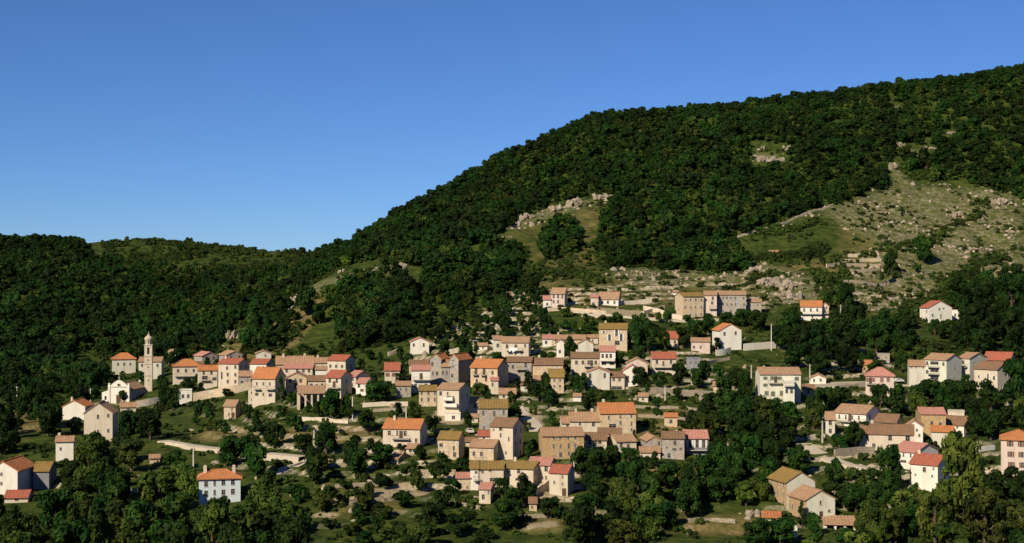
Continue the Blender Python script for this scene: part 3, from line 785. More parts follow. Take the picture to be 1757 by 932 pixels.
H("white house with pink roof end", "left of the upper centre dark round tree", 931, 947, 596, 582.5, 576.5, D=7, w='white', r='pink', wp=[(937, 589)])
H("long low tan roofed house", "behind the upper centre dark round tree", 947.5, 1005, 594, 583, 576.5, D=7, w='stone', r='tan', n=(4, 1), ch=1)
H("white wall house", "left of the upper centre dark round tree trunk", 955, 968, 616, 589, 584, D=6, t='f', w='white', r='tan', n=(1, 1))
H("pale gabled house", "right of the upper centre dark round tree", 992, 1018, 610, 590, 583, t='f', D=7, w='pale', r='tan', n=(2, 1))
H("rust roofed house with brown balcony", "in the very centre", 980, 1028.5, 645, 614, 605, D=8, w='cream', r='brown', wp=[(989, 622), (1010, 622, 4, 7), (1022, 622), (1000, 622)], bal=[(1002, 1028, 628.5)], ch=1, sn=(0, 0))
H("wide gabled grey house", "front of the centre above the terraced field", 1007, 1046, 669, 641, 633.5, t='f', D=9, w='pale', r='tan', wp=[(1012.5, 646.5, 4, 8), (1037.5, 646, 4, 8), (1026, 639, 2.5, 3)])
H("low house with brown roof over dark passage", "right of the wide gabled grey house", 1046.3, 1071.5, 669, 647, 639, D=8, w='cream', r='brown', wp=[(1053, 652, 4, 5), (1063, 652, 4, 5), (1058, 666, 18, 5)])
H("pinkish grey gabled house", "behind the white gabled house in the centre", 1075, 1111, 645, 624, 615, t='f', D=8, w='pink', r='tan', wp=[(1093, 623, 2.5, 3)])
H("bright white gabled house", "behind two round trees, right of centre", 1069.5, 1100, 663, 636, 627, t='f', D=7, w='white', r='pink', wp=[(1077, 648)])
H("house with dull red roof and white front", "right of the pinkish grey gable", 1119, 1160, 642, 615, 604.5, s=-3, D=8, w='cream', r='red', wp=[(1138, 624, 3, 8), (1127, 621), (1151, 621)], bal=[(1122, 1152, 630)])
H("flat roofed slate grey box house", "right of the dull red roofed house", 1178, 1201.5, 634, 615.5, 614, t='n', D=7, w='slate', wp=[(1185, 622, 3, 4), (1194, 622, 3, 4)])
H("house with orange slope and white gable", "behind two round trees, right of centre top", 1236, 1272, 601, 567, 556.5, s=-14, D=9, t='f', w='white', r='orange', wp=[(1243, 573), (1262, 572)])
H("low pinkish white house", "left below the orange slope house", 1186, 1218, 605, 587, 581.5, D=7, w='pink', r='tan', n=(3, 1), ws=(.7, .9))
H("small red brown roofed house", "half hidden between dark trees, upper right of centre", 1140, 1163, 594, 580, 569, D=7, w='cream', r='red', n=(2, 1))
H("orange roofed white house with long balcony", "alone below the rocky slope", 1374, 1410, 551, 526, 516.5, D=8, w='white', r='orange', wp=[(1380, 532, 3, 5), (1391, 532, 3, 5), (1402, 532, 3, 5), (1394, 544, 2.5, 4)], bal=[(1374.5, 1409.5, 539)])
H("narrow cream gabled house", "attached right of the orange roofed long balcony house", 1410.3, 1422, 551, 526, 520.5, t='f', D=7, w='cream', r='tan', wp=[(1417.5, 528.5, 2.5, 4)], bal=[(1412, 1421, 538)])
H("wide pale green house with green shutters", "and tan roof, right of centre", 1304, 1373, 691, 642, 631, s=-8, D=9, w='mint', r='tan', wp=[(1313, 649, 3, 5), (1325, 649, 3, 6), (1337, 649, 3, 5), (1315, 675, 3, 7), (1326, 676, 3, 8), (1341, 675, 3, 8), (1313, 661, 3, 5), (1366, 650, 3, 6)], sh='sh_green', bal=[(1318, 1343, 657), (1306, 1340, 684)])
H("pale green front wing with parapet", "before the wide pale green house", 1344, 1363, 696, 657, 655, t='n', D=5, w='mint', wp=[(1350, 672), (1358, 672)], bal=[(1346, 1362, 663)])
H("little gabled white house", "right of the wide pale green house", 1391, 1417, 664, 649, 643, t='f', D=7, w='white', r='tan', wp=[(1397, 653, 3, 5), (1408, 652, 3, 5)])
H("low brown roofed outbuilding", "below the little gabled white house", 1377, 1397, 680, 667.5, 661, D=5, w='stone', r='brown', n=(1, 1), cat='outbuilding', name='outbuilding')
# -- right side
H("white gabled house with red slope and dark loggia", "highest at the right edge", 1593.7, 1632, 554, 528, 517, s=-15, D=7, t='f', w='white', r='red', wp=[(1611, 530.5, 3, 5), (1618, 529, 3, 3), (1613.5, 543, 2.5, 7), (1600, 541)], sn=(2, 2))
H("low white extension", "right of the highest white gabled house", 1632.3, 1647, 549, 533, 530, t='n', D=5, w='white', n=(1, 1))
H("pinkish house with red pyramid roof and brown shutters", "on the right road", 1486, 1533, 680, 645, 630.5, t='h', D=8.5, w='pink', r='pink', wp=[(1489, 652, 2.5, 6), (1499, 652, 2.5, 6), (1513, 652, 2.5, 7), (1523.5, 651.5, 2.5, 7)], sh='sh_red', bal=[(1487, 1501, 659)])
H("pale stone house with low tan roof", "left end of the right terrace row", 1560, 1586.5, 664, 627.5, 618.5, s=-3, D=8, w='pale', r='tan', wp=[(1564, 630, 2, 3), (1571, 630, 2, 3), (1583, 630, 2, 3), (1577, 648, 18, 5)])
H("tall pale house with three stacked balconies", "in the right terrace row", 1587, 1624, 664, 618, 608, s=25, D=10, w='mint', r='tan', wp=[(1604, 624, 16, 5), (1604, 637, 16, 5), (1604, 650, 16, 5), (1592, 625), (1619, 625), (1592, 640)], bal=[(1595, 1613, 631), (1595, 1613, 643)], sn=(1, 2))
H("pale gabled house with small balcony", "behind and right of the stacked balcony house", 1645, 1664, 655, 615, 605.5, s=28, D=11, w='pale', r='tan', wp=[(1653, 622, 5, 6), (1650, 640)], bal=[(1651, 1661, 630)], sn=(2, 2))
H("yellowish house with vivid red orange roof", "topmost at right end row", 1690, 1733, 640, 618, 605, s=9, D=8, w='cream', r='red', n=(3, 1))
H("big pale house with brownish roof and gabled right side", "lowest in right end row", 1673, 1711.5, 677, 635, 622.5, s=25, D=10, w='cream', r='brown', wp=[(1681, 649, 3, 4), (1685, 665, 3, 7), (1696, 649, 3, 10), (1706, 650), (1703, 666)], bal=[(1691, 1707, 662)], sn=(2, 2), sh='sh_white')
H("broad orange roofed house", "mostly behind trees left above the red pyramid roof", 1480, 1496, 642, 626, 619, D=6, w='ochre', r='orange', n=(0, 0))
H("tan roofed house with full width balcony", "left of the lower right cluster", 1432.5, 1486, 742, 710.5, 696.5, s=25, D=11, w='white', r='tan', wp=[(1441, 718, 3, 7), (1452, 718, 3, 7), (1463, 718, 3, 7), (1474, 718, 3, 7), (1447, 734, 4, 6), (1470, 734, 4, 6)], bal=[(1433, 1485, 725)], sn=(2, 2))
H("small lean house with peach roof", "left end beside the full width balcony house", 1416.7, 1432.3, 749, 720.5, 708, D=8, w='pale', r='tan', n=(1, 2))
H("brown roofed house", "right behind the full width balcony house", 1487, 1538, 745, 725, 711.5, s=11, D=8, w='stone', r='brown', n=(4, 1), sn=(1, 1), ch=1)
H("long low brown roofed house with white panels", "before the full width balcony house", 1476, 1566, 775, 745, 729, D=9, w='cream', r='brown', wp=[(1489, 750), (1527, 752, 6, 8), (1556, 752, 7, 9), (1541, 764, 22, 4), (1500, 766)], ch=1)
H("small white gabled house", "squeezed between brown roofs in the lower right cluster", 1555, 1583, 764, 732, 722.5, t='f', D=8, w='white', r='tan', wp=[(1568, 732, 2.5, 3), (1573, 738, 3, 4), (1566, 746, 3, 5), (1577, 747, 3, 5)])
H("big old stone block house with salmon roof", "top of the lower right cluster", 1580, 1621, 752, 710, 699.5, s=-9, D=9, w='ochre', r='pink', wp=[(1590, 711, 2.5, 4), (1609, 711, 2.5, 4), (1598, 726), (1612, 728)])
H("pale flat annexe", "right of the big old stone block", 1627, 1654, 730, 707, 705, t='n', D=6, w='cream', n=(1, 1))
H("brown roofed white house with dark gable", "below the pale flat annexe", 1614, 1654, 750, 729.5, 715.5, s=16, D=8, w='white', r='brown', wp=[(1643, 734, 3, 4), (1630, 736)], sn=(2, 1))
H("plain house with bright orange roof", "middle of the lower right cluster", 1598, 1635, 769, 741, 731.5, D=7, w='pale', r='orange', wp=[(1607, 764, 4, 6)])
H("white house with salmon pink roof", "behind the worn red roof at lower right", 1532.5, 1572, 808, 776.5, 761, s=37, D=11, w='white', r='pink', wp=[(1538, 782, 3, 6), (1551, 783, 3, 6), (1563, 783, 3, 6), (1551, 794, 11, 4)], sn=(1, 1))
H("white house with worn red roof and grey gable", "nearest in lower right cluster", 1562.5, 1609, 846, 798.5, 781.5, s=20, D=9, w='white', r='red', wp=[(1572, 818, 3, 3), (1602, 805, 3, 4), (1600, 818, 3, 4), (1587, 808)], sn=(1, 1), ch=1)
H("tall three storey block with brown shutters", "at the right edge", 1719, 1775, 826, 755, 737, t='h', D=11, w='pink', r='orange', wp=[(1734, 762, 4.5, 9), (1752, 762, 4.5, 9), (1735, 780, 4.5, 9), (1753, 780, 4.5, 9), (1736, 798, 4.5, 9), (1754, 798, 4.5, 9)], sh='sh_brown')
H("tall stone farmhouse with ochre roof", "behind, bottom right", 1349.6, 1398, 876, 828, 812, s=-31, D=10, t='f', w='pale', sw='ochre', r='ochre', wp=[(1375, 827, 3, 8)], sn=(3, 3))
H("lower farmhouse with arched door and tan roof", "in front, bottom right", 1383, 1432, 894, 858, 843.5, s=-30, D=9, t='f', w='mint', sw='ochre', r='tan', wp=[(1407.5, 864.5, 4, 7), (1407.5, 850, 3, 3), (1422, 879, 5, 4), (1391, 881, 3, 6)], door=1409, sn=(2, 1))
# -- bottom left
H("pale blue villa with orange hipped roof and eight windows", "bottom left", 342, 412, 864, 821, 805, t='h', D=8, w='blue', r='orange', wp=[(354, 830, 6, 9), (368.5, 829, 3.5, 9), (383, 828, 6, 9), (399, 828, 6, 9), (354, 846, 6, 9), (368.5, 845, 3.5, 9), (383, 845, 6, 9), (399, 844, 6, 9)], ch=2)
H("white house with orange roof and dark right side", "at the left edge", -18, 30, 850, 808, 793, s=31, D=12, t='f', w='white', r='orange', wp=[(4, 814, 3.5, 5), (4, 830, 3.5, 5)], sn=(0, 0))
H("low building with ochre roof", "right behind the left edge orange roof", 58, 84, 840, 808, 793, s=13, D=9, w='slate', r='ochre', n=(0, 0))
H("low outbuilding with red roof", "in front of the left edge white house", 10, 48, 862, 853, 841.5, s=8, D=6, w='cream', r='red', n=(1, 1), cat='outbuilding', name='outbuilding')
H("little pale hut with flat faded roof", "among trees at far left", 97, 126, 790, 757, 749, s=3, D=5, w='white', r='tan', wp=[(105, 770, 3, 5)], ch=1, cat='hut', name='hut')
H("tiny hut with rust roof", "in the meadow above the pale blue villa", 257, 274, 795, 786, 781.5, D=4, w='stone', r='tan', n=(0, 0), cat='hut', name='hut')
H("small white hut", "alone on the green slope below the crags", 1320, 1335, 441, 433, 430, D=4, w='white', r='tan', n=(0, 0), cat='hut', name='hut')
H("small rust roofed lean-to", "left beside the tall stone farmhouse", 1309, 1339, 895, 888, 878.5, D=5, t='s', w='stone', r='orange', n=(0, 0), cat='shed', name='shed')
# right cluster of centre
H("stone house with vivid orange roof", "tallest right of centre, with slit windows", 1030, 1091, 744, 709, 692, s=-8, D=10, w='stone', r='orange', wp=[(1044.5, 717, 3, 7), (1064.5, 716, 3, 5), (1064.5, 726, 3, 7), (1083, 715, 3, 5), (1083.5, 728, 3, 7), (1083.5, 738, 3, 5), (1051, 731, 12, 6)], ch=1)
H("two part tan roofed house", "left of the tallest vivid orange roof", 978, 1030, 742, 722.5, 708, s=-3, D=8, w='cream', r='tan', wp=[(995, 728, 4, 4), (1018, 728)], ch=2)
H("small tan roofed house", "left end beside the two part tan roof", 964, 986, 740, 726, 715.5, s=-4, D=7, w='cream', r='tan', n=(1, 1))
H("long ochre stone house with two rows of dark windows", "lower right of centre", 931, 1002, 788, 748, 738, s=-7, D=10, w='ochre', r='tan', wp=[(961, 752, 3, 5), (975, 752, 3, 5), (987, 752, 3, 5), (950, 766, 3, 7), (961.5, 766, 3, 7), (976, 766, 3.5, 9), (987, 765, 3, 7), (962, 781, 5, 8), (976, 779, 4, 7), (950, 752, 3, 5)])
H("brown roofed house with low balcony", "right of the long ochre stone house", 1004, 1041, 776, 754.5, 743, D=8, w='cream', r='brown', wp=[(1012, 759), (1029, 758), (1021, 767, 18, 4)], bal=[(1009, 1033, 765)])
H("tan roofed house with left gable", "below the tallest vivid orange roof", 1058, 1092, 777, 758, 747, s=-16, D=8, w='cream', r='tan', wp=[(1066, 765), (1078, 767)])
H("low brown roof building", "behind between the low balcony house and left gable", 1026, 1066, 760, 744, 737, D=7, w='stone', r='brown', n=(2, 1))
H("ruined stone house with tan roof scraps", "right of the left gable house", 1111, 1135, 780, 757, 750, s=-12, D=9, t='f', w='grey', r='tan', n=(2, 2))
H("roofless looking stone house", "left of the salmon roof with white panels", 1136, 1174, 788, 752, 744, D=8, w='grey', r='brown', wp=[(1144, 768, 3, 4), (1157, 771, 7, 4), (1168, 770, 5, 4), (1148, 782), (1158, 760)])
H("house with salmon roof and white shuttered panels", "right end of the centre", 1175, 1215, 780, 752, 738.5, s=-5, D=8, w='slate', r='pink', wp=[(1184, 762, 5, 13), (1196, 762, 5, 13), (1207, 762, 5, 13)], sh='sh_white', bal=[(1176, 1214, 772)])
H("low white house with small tan roof", "in front of the ruined stone house", 1099, 1133, 786, 776, 768, s=-3, D=6, w='cream', r='tan', wp=[(1125, 780, 8, 4)])
H("tiny stone cabin with orange lintel roof", "on the terraces above the salmon roof", 1140, 1162, 733, 716, 711, D=5, w='stone', r='orange', n=(1, 1), cat='cabin', name='cabin')
H("ruined grey stone wall house", "above the red pyramid roof", 1501, 1526, 618, 608, 606.5, t='n', D=4, w='grey', n=(2, 1), ws=(.6, .7))
H("small stone barn with pale walls", "on the slope right of the white gabled pair", 1224, 1250, 676, 662, 656, D=5, w='stone', r='tan', n=(1, 1), cat='barn', name='barn')


# small outbuildings and annexes that fill the gaps
H("low grey house with pale roof", "left below the white fronted house", 680, 705, 682, 661, 655, D=6, w='grey', r='tan', wp=[(687, 668, 3, 5), (697, 668, 3, 5)])
H("white flat topped garage", "at the foot of the house with white balconies", 763, 790, 723, 709.5, 708, t='n', D=4, w='white', wp=[(778, 717, 5, 5)], cat='garage', name='garage')
H("low annexe with tan roof", "right below the orange brown balcony house", 856, 885, 687, 676.5, 667.5, D=6, w='cream', r='tan', n=(2, 1), ws=(.7, .8))
H("low tan roofed house", "before the church and above the dark trees", 207, 233, 707, 698, 691, D=6, w='cream', r='tan', n=(1, 1), ws=(.6, .7))
H("narrow pale flat house", "left of the bright orange big house, on the retaining wall", 426, 439, 692, 668, 666, t='n', D=5, w='cream', n=(1, 2), ws=(.6, .8))
H("tiny white cabin", "left above the long stone row", 1155, 1163, 507, 501.5, 499, D=3.5, w='white', r='tan', n=(0, 0), cat='cabin', name='cabin')
H("small cream outhouse", "left of the ochre roofed house with three slits", 806, 820, 726, 716, 711, D=4, w='cream', r='tan', n=(1, 1), ws=(.5, .6), cat='outbuilding', name='outbuilding')
H("low cream shed with tan roof", "left of the dull red roof and white front", 1096, 1112, 690, 680, 675, D=4, w='cream', r='tan', n=(1, 1), ws=(.6, .7), cat='shed', name='shed')
H("little white shed", "below the wide gabled grey house", 984, 997, 689, 680, 676, D=4, w='white', r='tan', n=(0, 0), cat='shed', name='shed')
H("pale lean-to", "between ochre roof and low house at centre", 893, 911, 672, 661, 655, D=4, t='s', w='pale', r='brown', n=(1, 1), ws=(.6, .7), cat='shed', name='shed')
H("small white outhouse", "on the terrace left of the laundry balcony house", 820, 836, 601, 593, 589, D=4, w='white', r='tan', n=(1, 1), ws=(.5, .6), cat='outbuilding', name='outbuilding')
H("low pale outhouse", "left of the long low tan roof behind the round tree", 1008, 1026, 590, 579, 575, D=5, w='pale', r='tan', n=(1, 1), ws=(.6, .7), cat='outbuilding', name='outbuilding')

H("grey stone house end wall", "wedged left of the big bright orange roof", 410, 432, 668, 645, 637, D=6, w='grey', r='tan', n=(2, 1))
H("cream two storey house", "directly behind the open arcade shed", 529, 558, 671, 653, 645, s=2, D=6, w='cream', r='brown', n=(3, 1))
H("small cream house", "squeezed left of the stone front gable", 474, 490, 667, 650, 643, D=6, w='cream', r='pink', n=(1, 1))
H("small pale house with brown roof", "behind the orange roof with dark openings", 330, 346, 640, 628, 621, D=6, w='pale', r='brown', n=(1, 1))

# laundry on the balcony rail
rt, nf = LA
lm = MB()
for i in range(5):
    a0 = -1.9 + .62 * i; h = (1.5, 1.1, 1.7, 1.3, .9)[i]
    lm.box(a0, a0 + .55, -.03, .03, -h, 0)
lo_ = lm.obj('laundry', M['cloth'])
lo_.matrix_world = Matrix.Translation(rt.location) @ Matrix.Rotation(rt.rotation_euler.z, 4, 'Z') @ Matrix.Translation((-.2, -nf['D'] / 2 - 1.3, (618 - 602) / nf['k'] + .98))
tag(lo_, 'white laundry hanging over the balcony rail of the upper centre tan roofed house', 'laundry')
# ------------------------------------------------------------------ church and bell tower
def root_at(name, px, py, label, cat, turn=0.0, group=None):
    p = hit(px, py); th = -math.atan((px - CX) / F) - turn
    o = bpy.data.objects.new(name, None); COL.objects.link(o); o.location = p; o.rotation_euler = (0, 0, th)
    tag(o, label, cat, group)
    return o, F / p.y

ch, k = root_at('church', 204, 692, 'white baroque church with curved gable front and round window', 'church', turn=.42)
FOOT.append((ch.location.x + 3, ch.location.y + 7, ch.rotation_euler.z, 6, 10))
HOUSES.append(((176, 249, 650, 690), 'white baroque church'))
ch.scale = (1.15, 1.15, 1.12)
hw, hh = 3.35, 5.5
def church_front():
    m = MB(); th_ = .5
    prof = [(-hw, -3), (hw, -3), (hw, hh)]
    for i in range(9):
        a = i / 8; x = hw - .35 - (hw - .35) * a; z = hh + .25 + 2.0 * (1 - (1 - a) ** 2) * (.72 + .28 * a)
        prof.append((x, z))
    prof += [(-x, z) for x, z in reversed(prof[3:-1])] + [(-hw, hh)]
    n = len(prof)
    m.add([(x, 0, z) for x, z in prof] + [(x, th_, z) for x, z in prof],
          [tuple(range(n)), tuple(range(2 * n - 1, n - 1, -1))] + [(i, i + n, (i + 1) % n + n, (i + 1) % n) for i in range(n)])
    return m
church_front().obj('front_wall', M['white'], ch)
for sx in (-1, 1):
    MB().box(sx * hw - .35, sx * hw + .35, -.22, .5, -3, hh + .5).box(sx * hw - .28, sx * hw + .28, -.15, .43, hh + .503, hh + 1.15).obj('pilaster', M['white'], ch)
MB().box(-hw + .36, hw - .36, -.2, -.003, hh - .15, hh + .12).obj('cornice', M['sill'], ch)
w_ = MB().lathe([(.62, 0), (.62, .14), (.42, .14), (.42, 0)], 14).obj('round_window', M['sill'], ch); w_.location = (0, -.02, hh + .55); w_.rotation_euler = (R(90), 0, 0)
MB().lathe([(.41, .02), (.41, .06)], 14).obj('pane', M['dark'], w_)
d_ = MB().box(-.8, .8, -.12, -.003, -.6, 2.5).obj('door', M['wood'], ch)
MB().box(-.03, .03, -.15, -.121, -.5, 2.4).box(.18, .24, -.2, -.121, 1, 1.15).obj('handle', M['iron'], d_)
MB().box(-1.0, -.81, -.18, -.003, -.6, 2.7).box(.81, 1.0, -.18, -.003, -.6, 2.7).box(-1.0, 1.0, -.18, -.003, 2.7, 2.95).obj('door_surround', M['sill'], ch)
NL = 13.0
nv = MB()
wall_face(nv, (hw - .25, .5, 0), (0, 1, 0), NL, -4, hh - 1.0, [(1.6 + 2.6 * i, 2.4 + 2.6 * i, 1.8, 3.6) for i in range(4)], (-1, 0, 0))
wall_face(nv, (-hw + .25, NL + .5, 0), (0, -1, 0), NL, -4, hh - 1.0, [], (1, 0, 0))
wall_face(nv, (hw - .25, NL + .5, 0), (-1, 0, 0), 2 * hw - .5, -4, hh - 1.0, [], (0, -1, 0))
nv.quad((hw - .25, NL + .5, hh - 1), (-hw + .25, NL + .5, hh - 1), (0, NL + .5, hh + .9))
nv.obj('nave_wall', M['cream'], ch)
rf = put('roof', gable_roof(NL - .7, 2 * hw - .5, hh - 1.0, 1.9, 'tan', random.Random(5), ovx=.02), ch); rf.rotation_euler = (0, 0, R(90)); rf.location = (0, NL / 2 + .5, 0)
for i in range(5):
    MB().add([(hw - .25, .7 + 2.6 * i, -4), (hw + .75, .7 + 2.6 * i, -4), (hw + .75, .7 + 2.6 * i, 2.6), (hw - .25, .7 + 2.6 * i, hh - 1.1),
              (hw - .25, 1.3 + 2.6 * i, -4), (hw + .75, 1.3 + 2.6 * i, -4), (hw + .75, 1.3 + 2.6 * i, 2.6), (hw - .25, 1.3 + 2.6 * i, hh - 1.1)],
             [(0, 1, 2, 3), (7, 6, 5, 4), (1, 5, 6, 2), (2, 6, 7, 3), (0, 3, 7, 4)]).obj('buttress', M['cream'], ch)
for i in range(4):
    a = MB().box(-.03, .03, -.4, .4, 0, 1.8).obj('window', M['dark'], ch); a.location = (hw - .42, 2.5 + 2.6 * i, 1.8)
wg = MB()
wall_face(wg, (-hw - 2.9, .8, 0), (1, 0, 0), 2.6, -4, 3.4, [(.9, 1.6, .9, 2.2)], (0, 1, 0))
wall_face(wg, (-hw - 2.9, 6.8, 0), (0, -1, 0), 6, -4, 3.4, [], (1, 0, 0))
wg.quad((-hw - 2.9, .8, 3.4), (-hw - .3, .8, 3.4), (-hw - .3, .8, 4.3)); wg.quad((-hw - 2.9, 6.8, 3.4), (-hw - 2.9, .8, 3.4), (-hw - .3, .8, 4.3), (-hw - .3, 6.8, 4.3))
side = wg.obj('side_chapel', M['white'], ch)
MB().box(-.35, .35, -.02, .03, 0, 1.3).obj('window', M['dark'], side).location = (-hw - 1.65, 1.0, .9)
cr = MB().box(-.06, .06, -.06, .06, 0, 1.2).box(-.35, -.063, -.05, .05, .7, .82).box(.063, .35, -.05, .05, .7, .82).obj('cross', M['sill'], ch)
cr.location = (0, .25, hh + 2.2)

bt, k = root_at('bell_tower', 255, 671, 'tall slender square bell tower with small dome beside the white church', 'bell tower', turn=.10)
FOOT.append((bt.location.x, bt.location.y, bt.rotation_euler.z, 2.2, 2.2))
HOUSES.append(((249, 263, 570, 670), 'slender bell tower'))
tw = 12.8 / k / 2; ts = (671 - 592) / k
sh_ = MB(); zl = [(670 - y) / k for y in (652, 629, 617, 601)]
holes = [[(tw - .22, tw + .22, z - .3, z + .3)] for z in zl[:3]]
belf = (tw - .42, tw + .42, zl[3] - 1.3, zl[3] + 1.35)
for (O, ux, inn) in (((-tw, -tw, 0), (1, 0, 0), (0, 1, 0)), ((tw, -tw, 0), (0, 1, 0), (-1, 0, 0)), ((tw, tw, 0), (-1, 0, 0), (0, -1, 0)), ((-tw, tw, 0), (0, -1, 0), (1, 0, 0))):
    wall_face(sh_, O, ux, 2 * tw, -3, ts, [h[0] for h in holes] + [belf], inn, .35)
shaft = sh_.obj('shaft', M['cream'], bt)
for z in [(671 - y) / k for y in (644, 624, 611, 592)]:
    MB().box(-tw - .2, tw + .2, -tw - .2, tw + .2, z - .12, z + .13).obj('cornice', M['sill'], bt)
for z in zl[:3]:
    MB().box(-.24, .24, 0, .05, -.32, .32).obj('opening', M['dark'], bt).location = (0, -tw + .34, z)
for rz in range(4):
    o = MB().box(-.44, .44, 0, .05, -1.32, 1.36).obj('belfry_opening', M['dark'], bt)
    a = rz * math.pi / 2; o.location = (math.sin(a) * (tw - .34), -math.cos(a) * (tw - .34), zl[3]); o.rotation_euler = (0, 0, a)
bl = MB().lathe([(.42, -.9), (.36, -.5), (.26, .0), (.1, .15)], 12).obj('bell', M['iron'], bt); bl.location = (0, -tw + .2, zl[3] + .5); bl.scale = (.8, .3, .8)
z0 = ts + .14
z1 = (671 - 583) / k; z2 = (671 - 577) / k; z3 = (671 - 570) / k
lan = MB().lathe([(tw * .95, z0), (tw * .95, z1 - .25), (tw * 1.12, z1 - .2), (tw * 1.12, z1)], 8, rot=R(22.5)).obj('lantern', M['cream'], bt)
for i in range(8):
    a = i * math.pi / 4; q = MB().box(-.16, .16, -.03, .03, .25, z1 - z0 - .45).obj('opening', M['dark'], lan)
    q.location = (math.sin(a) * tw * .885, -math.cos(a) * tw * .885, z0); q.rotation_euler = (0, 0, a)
MB().lathe([(tw * 1.0, z1 + .003), (tw * 1.08, z1 + .4), (tw * .95, z1 + .9), (tw * .58, z1 + 1.3), (tw * .3, z2 + .35), (tw * .26, z2 + .7), (.12, z2 + .9)], 14).obj('dome', M['stone'], bt)
fin = MB().lathe([(.1, z2 + .9), (.2, z2 + 1.1), (.08, z2 + 1.3), (.04, z3 + .2)], 8).obj('finial', M['sill'], bt)
# ------------------------------------------------------------------ roads, field walls, poles, cars
def ribbon(pts, wid, lift=.12, n=6):
    """world polyline draped on the hillside"""
    P = [hit(*p) for p in pts]
    Q = []
    for a, b in zip(P[:-1], P[1:]):
        m = max(2, int((b - a).length / 1.5))
        for i in range(m): Q.append(a.lerp(b, i / m))
    Q.append(P[-1])
    A = np.array([[q.x, q.y] for q in Q])
    for _ in range(3): A[1:-1] = (A[:-2] + A[1:-1] * 2 + A[2:]) / 4
    return A
ROADS = []
def road(name, pts, wid, label):
    A = ribbon(pts, wid); ROADS.append((A, wid)); m = MB(); prev = None; zs = []
    T = np.gradient(A, axis=0); T /= np.linalg.norm(T, axis=1)[:, None] + 1e-9
    N = np.stack([-T[:, 1], T[:, 0]], 1)
    zc = np.array([max(zt(*(a + n_ * o)) for o in (-wid / 2, 0, wid / 2)) for a, n_ in zip(A, N)])
    for _ in range(4): zc[1:-1] = np.maximum((zc[:-2] + zc[1:-1] + zc[2:]) / 3, zc[1:-1] - .4)
    v, f = [], []
    for a, n_, z in zip(A, N, zc):
        for o, dz in ((-wid / 2 - .1, -2.5), (-wid / 2, .12), (0, .17), (wid / 2, .12), (wid / 2 + .1, -2.5)):
            v.append((a[0] + n_[0] * o, a[1] + n_[1] * o, z + dz))
    for i in range(len(A) - 1):
        for j in range(4): f.append((i * 5 + j, (i + 1) * 5 + j, (i + 1) * 5 + j + 1, i * 5 + j + 1))
    o = put(name, mesh(name, v, f, M['road']))
    if o.data.polygons[1].normal.z < 0: o.data.flip_normals()
    tag(o, label, kind='structure'); return o
road('road', [(1378, 762), (1400, 777), (1425, 790), (1455, 800), (1490, 808), (1540, 815)], 5.5, 'pale winding road below the full width balcony house')
road('road', [(1380, 664), (1430, 662), (1486, 662), (1545, 662), (1600, 668)], 4.5, 'pale road passing the red pyramid roofed house')
road('path', [(886, 700), (900, 712), (912, 724), (922, 742)], 4.5, 'broad dusty lane between the centre houses')
road('road', [(280, 757), (320, 765), (376, 774), (440, 785), (520, 792)], 4.0, 'pale road across the terraces, lower left')
road('path', [(470, 815), (500, 803), (522, 794)], 3.0, 'short pale track right of the pale blue villa')
road('road', [(985, 535), (1050, 542), (1110, 548), (1170, 552), (1230, 549)], 4.0, 'upper road below the long stone row')
road('path', [(1555, 612), (1570, 600), (1590, 586)], 2.5, 'narrow track climbing to the highest white house')

def stone_wall(label, pts, h, mk='field', thick=.55, cap=None):
    A = ribbon(pts, 1); rng = random.Random(label)
    T = np.gradient(A, axis=0); T /= np.linalg.norm(T, axis=1)[:, None] + 1e-9
    N = np.stack([-T[:, 1], T[:, 0]], 1)
    zb = np.array([zt(*a) for a in A]); zz = zb.copy()
    for _ in range(8): zz[1:-1] = (zz[:-2] + zz[1:-1] * 2 + zz[2:]) / 4
    v, f = [], []
    for a, n_, z in zip(A, N, zz):
        top = z + h + rng.uniform(-.12, .12) * (0 if cap else 1)
        for o, zq in ((-thick / 2 - .1, z - 2.2), (-thick / 2, top), (thick / 2, top), (thick / 2 + .1, z - 2.2)):
            v.append((a[0] + n_[0] * o, a[1] + n_[1] * o, zq))
    for i in range(len(A) - 1):
        for j in range(3): f.append((i * 4 + j, (i + 1) * 4 + j, (i + 1) * 4 + j + 1, i * 4 + j + 1))
    f.append((0, 1, 2, 3)); e = (len(A) - 1) * 4; f.append((e + 3, e + 2, e + 1, e))
    me = mesh('field_wall', v, f, M[mk])
    bm_ = bmesh.new(); bm_.from_mesh(me); bmesh.ops.recalc_face_normals(bm_, faces=bm_.faces); bm_.to_mesh(me); bm_.free()
    o = put('field_wall', me)
    tag(o, label, 'wall', 'stone walls on the hillside'); return o
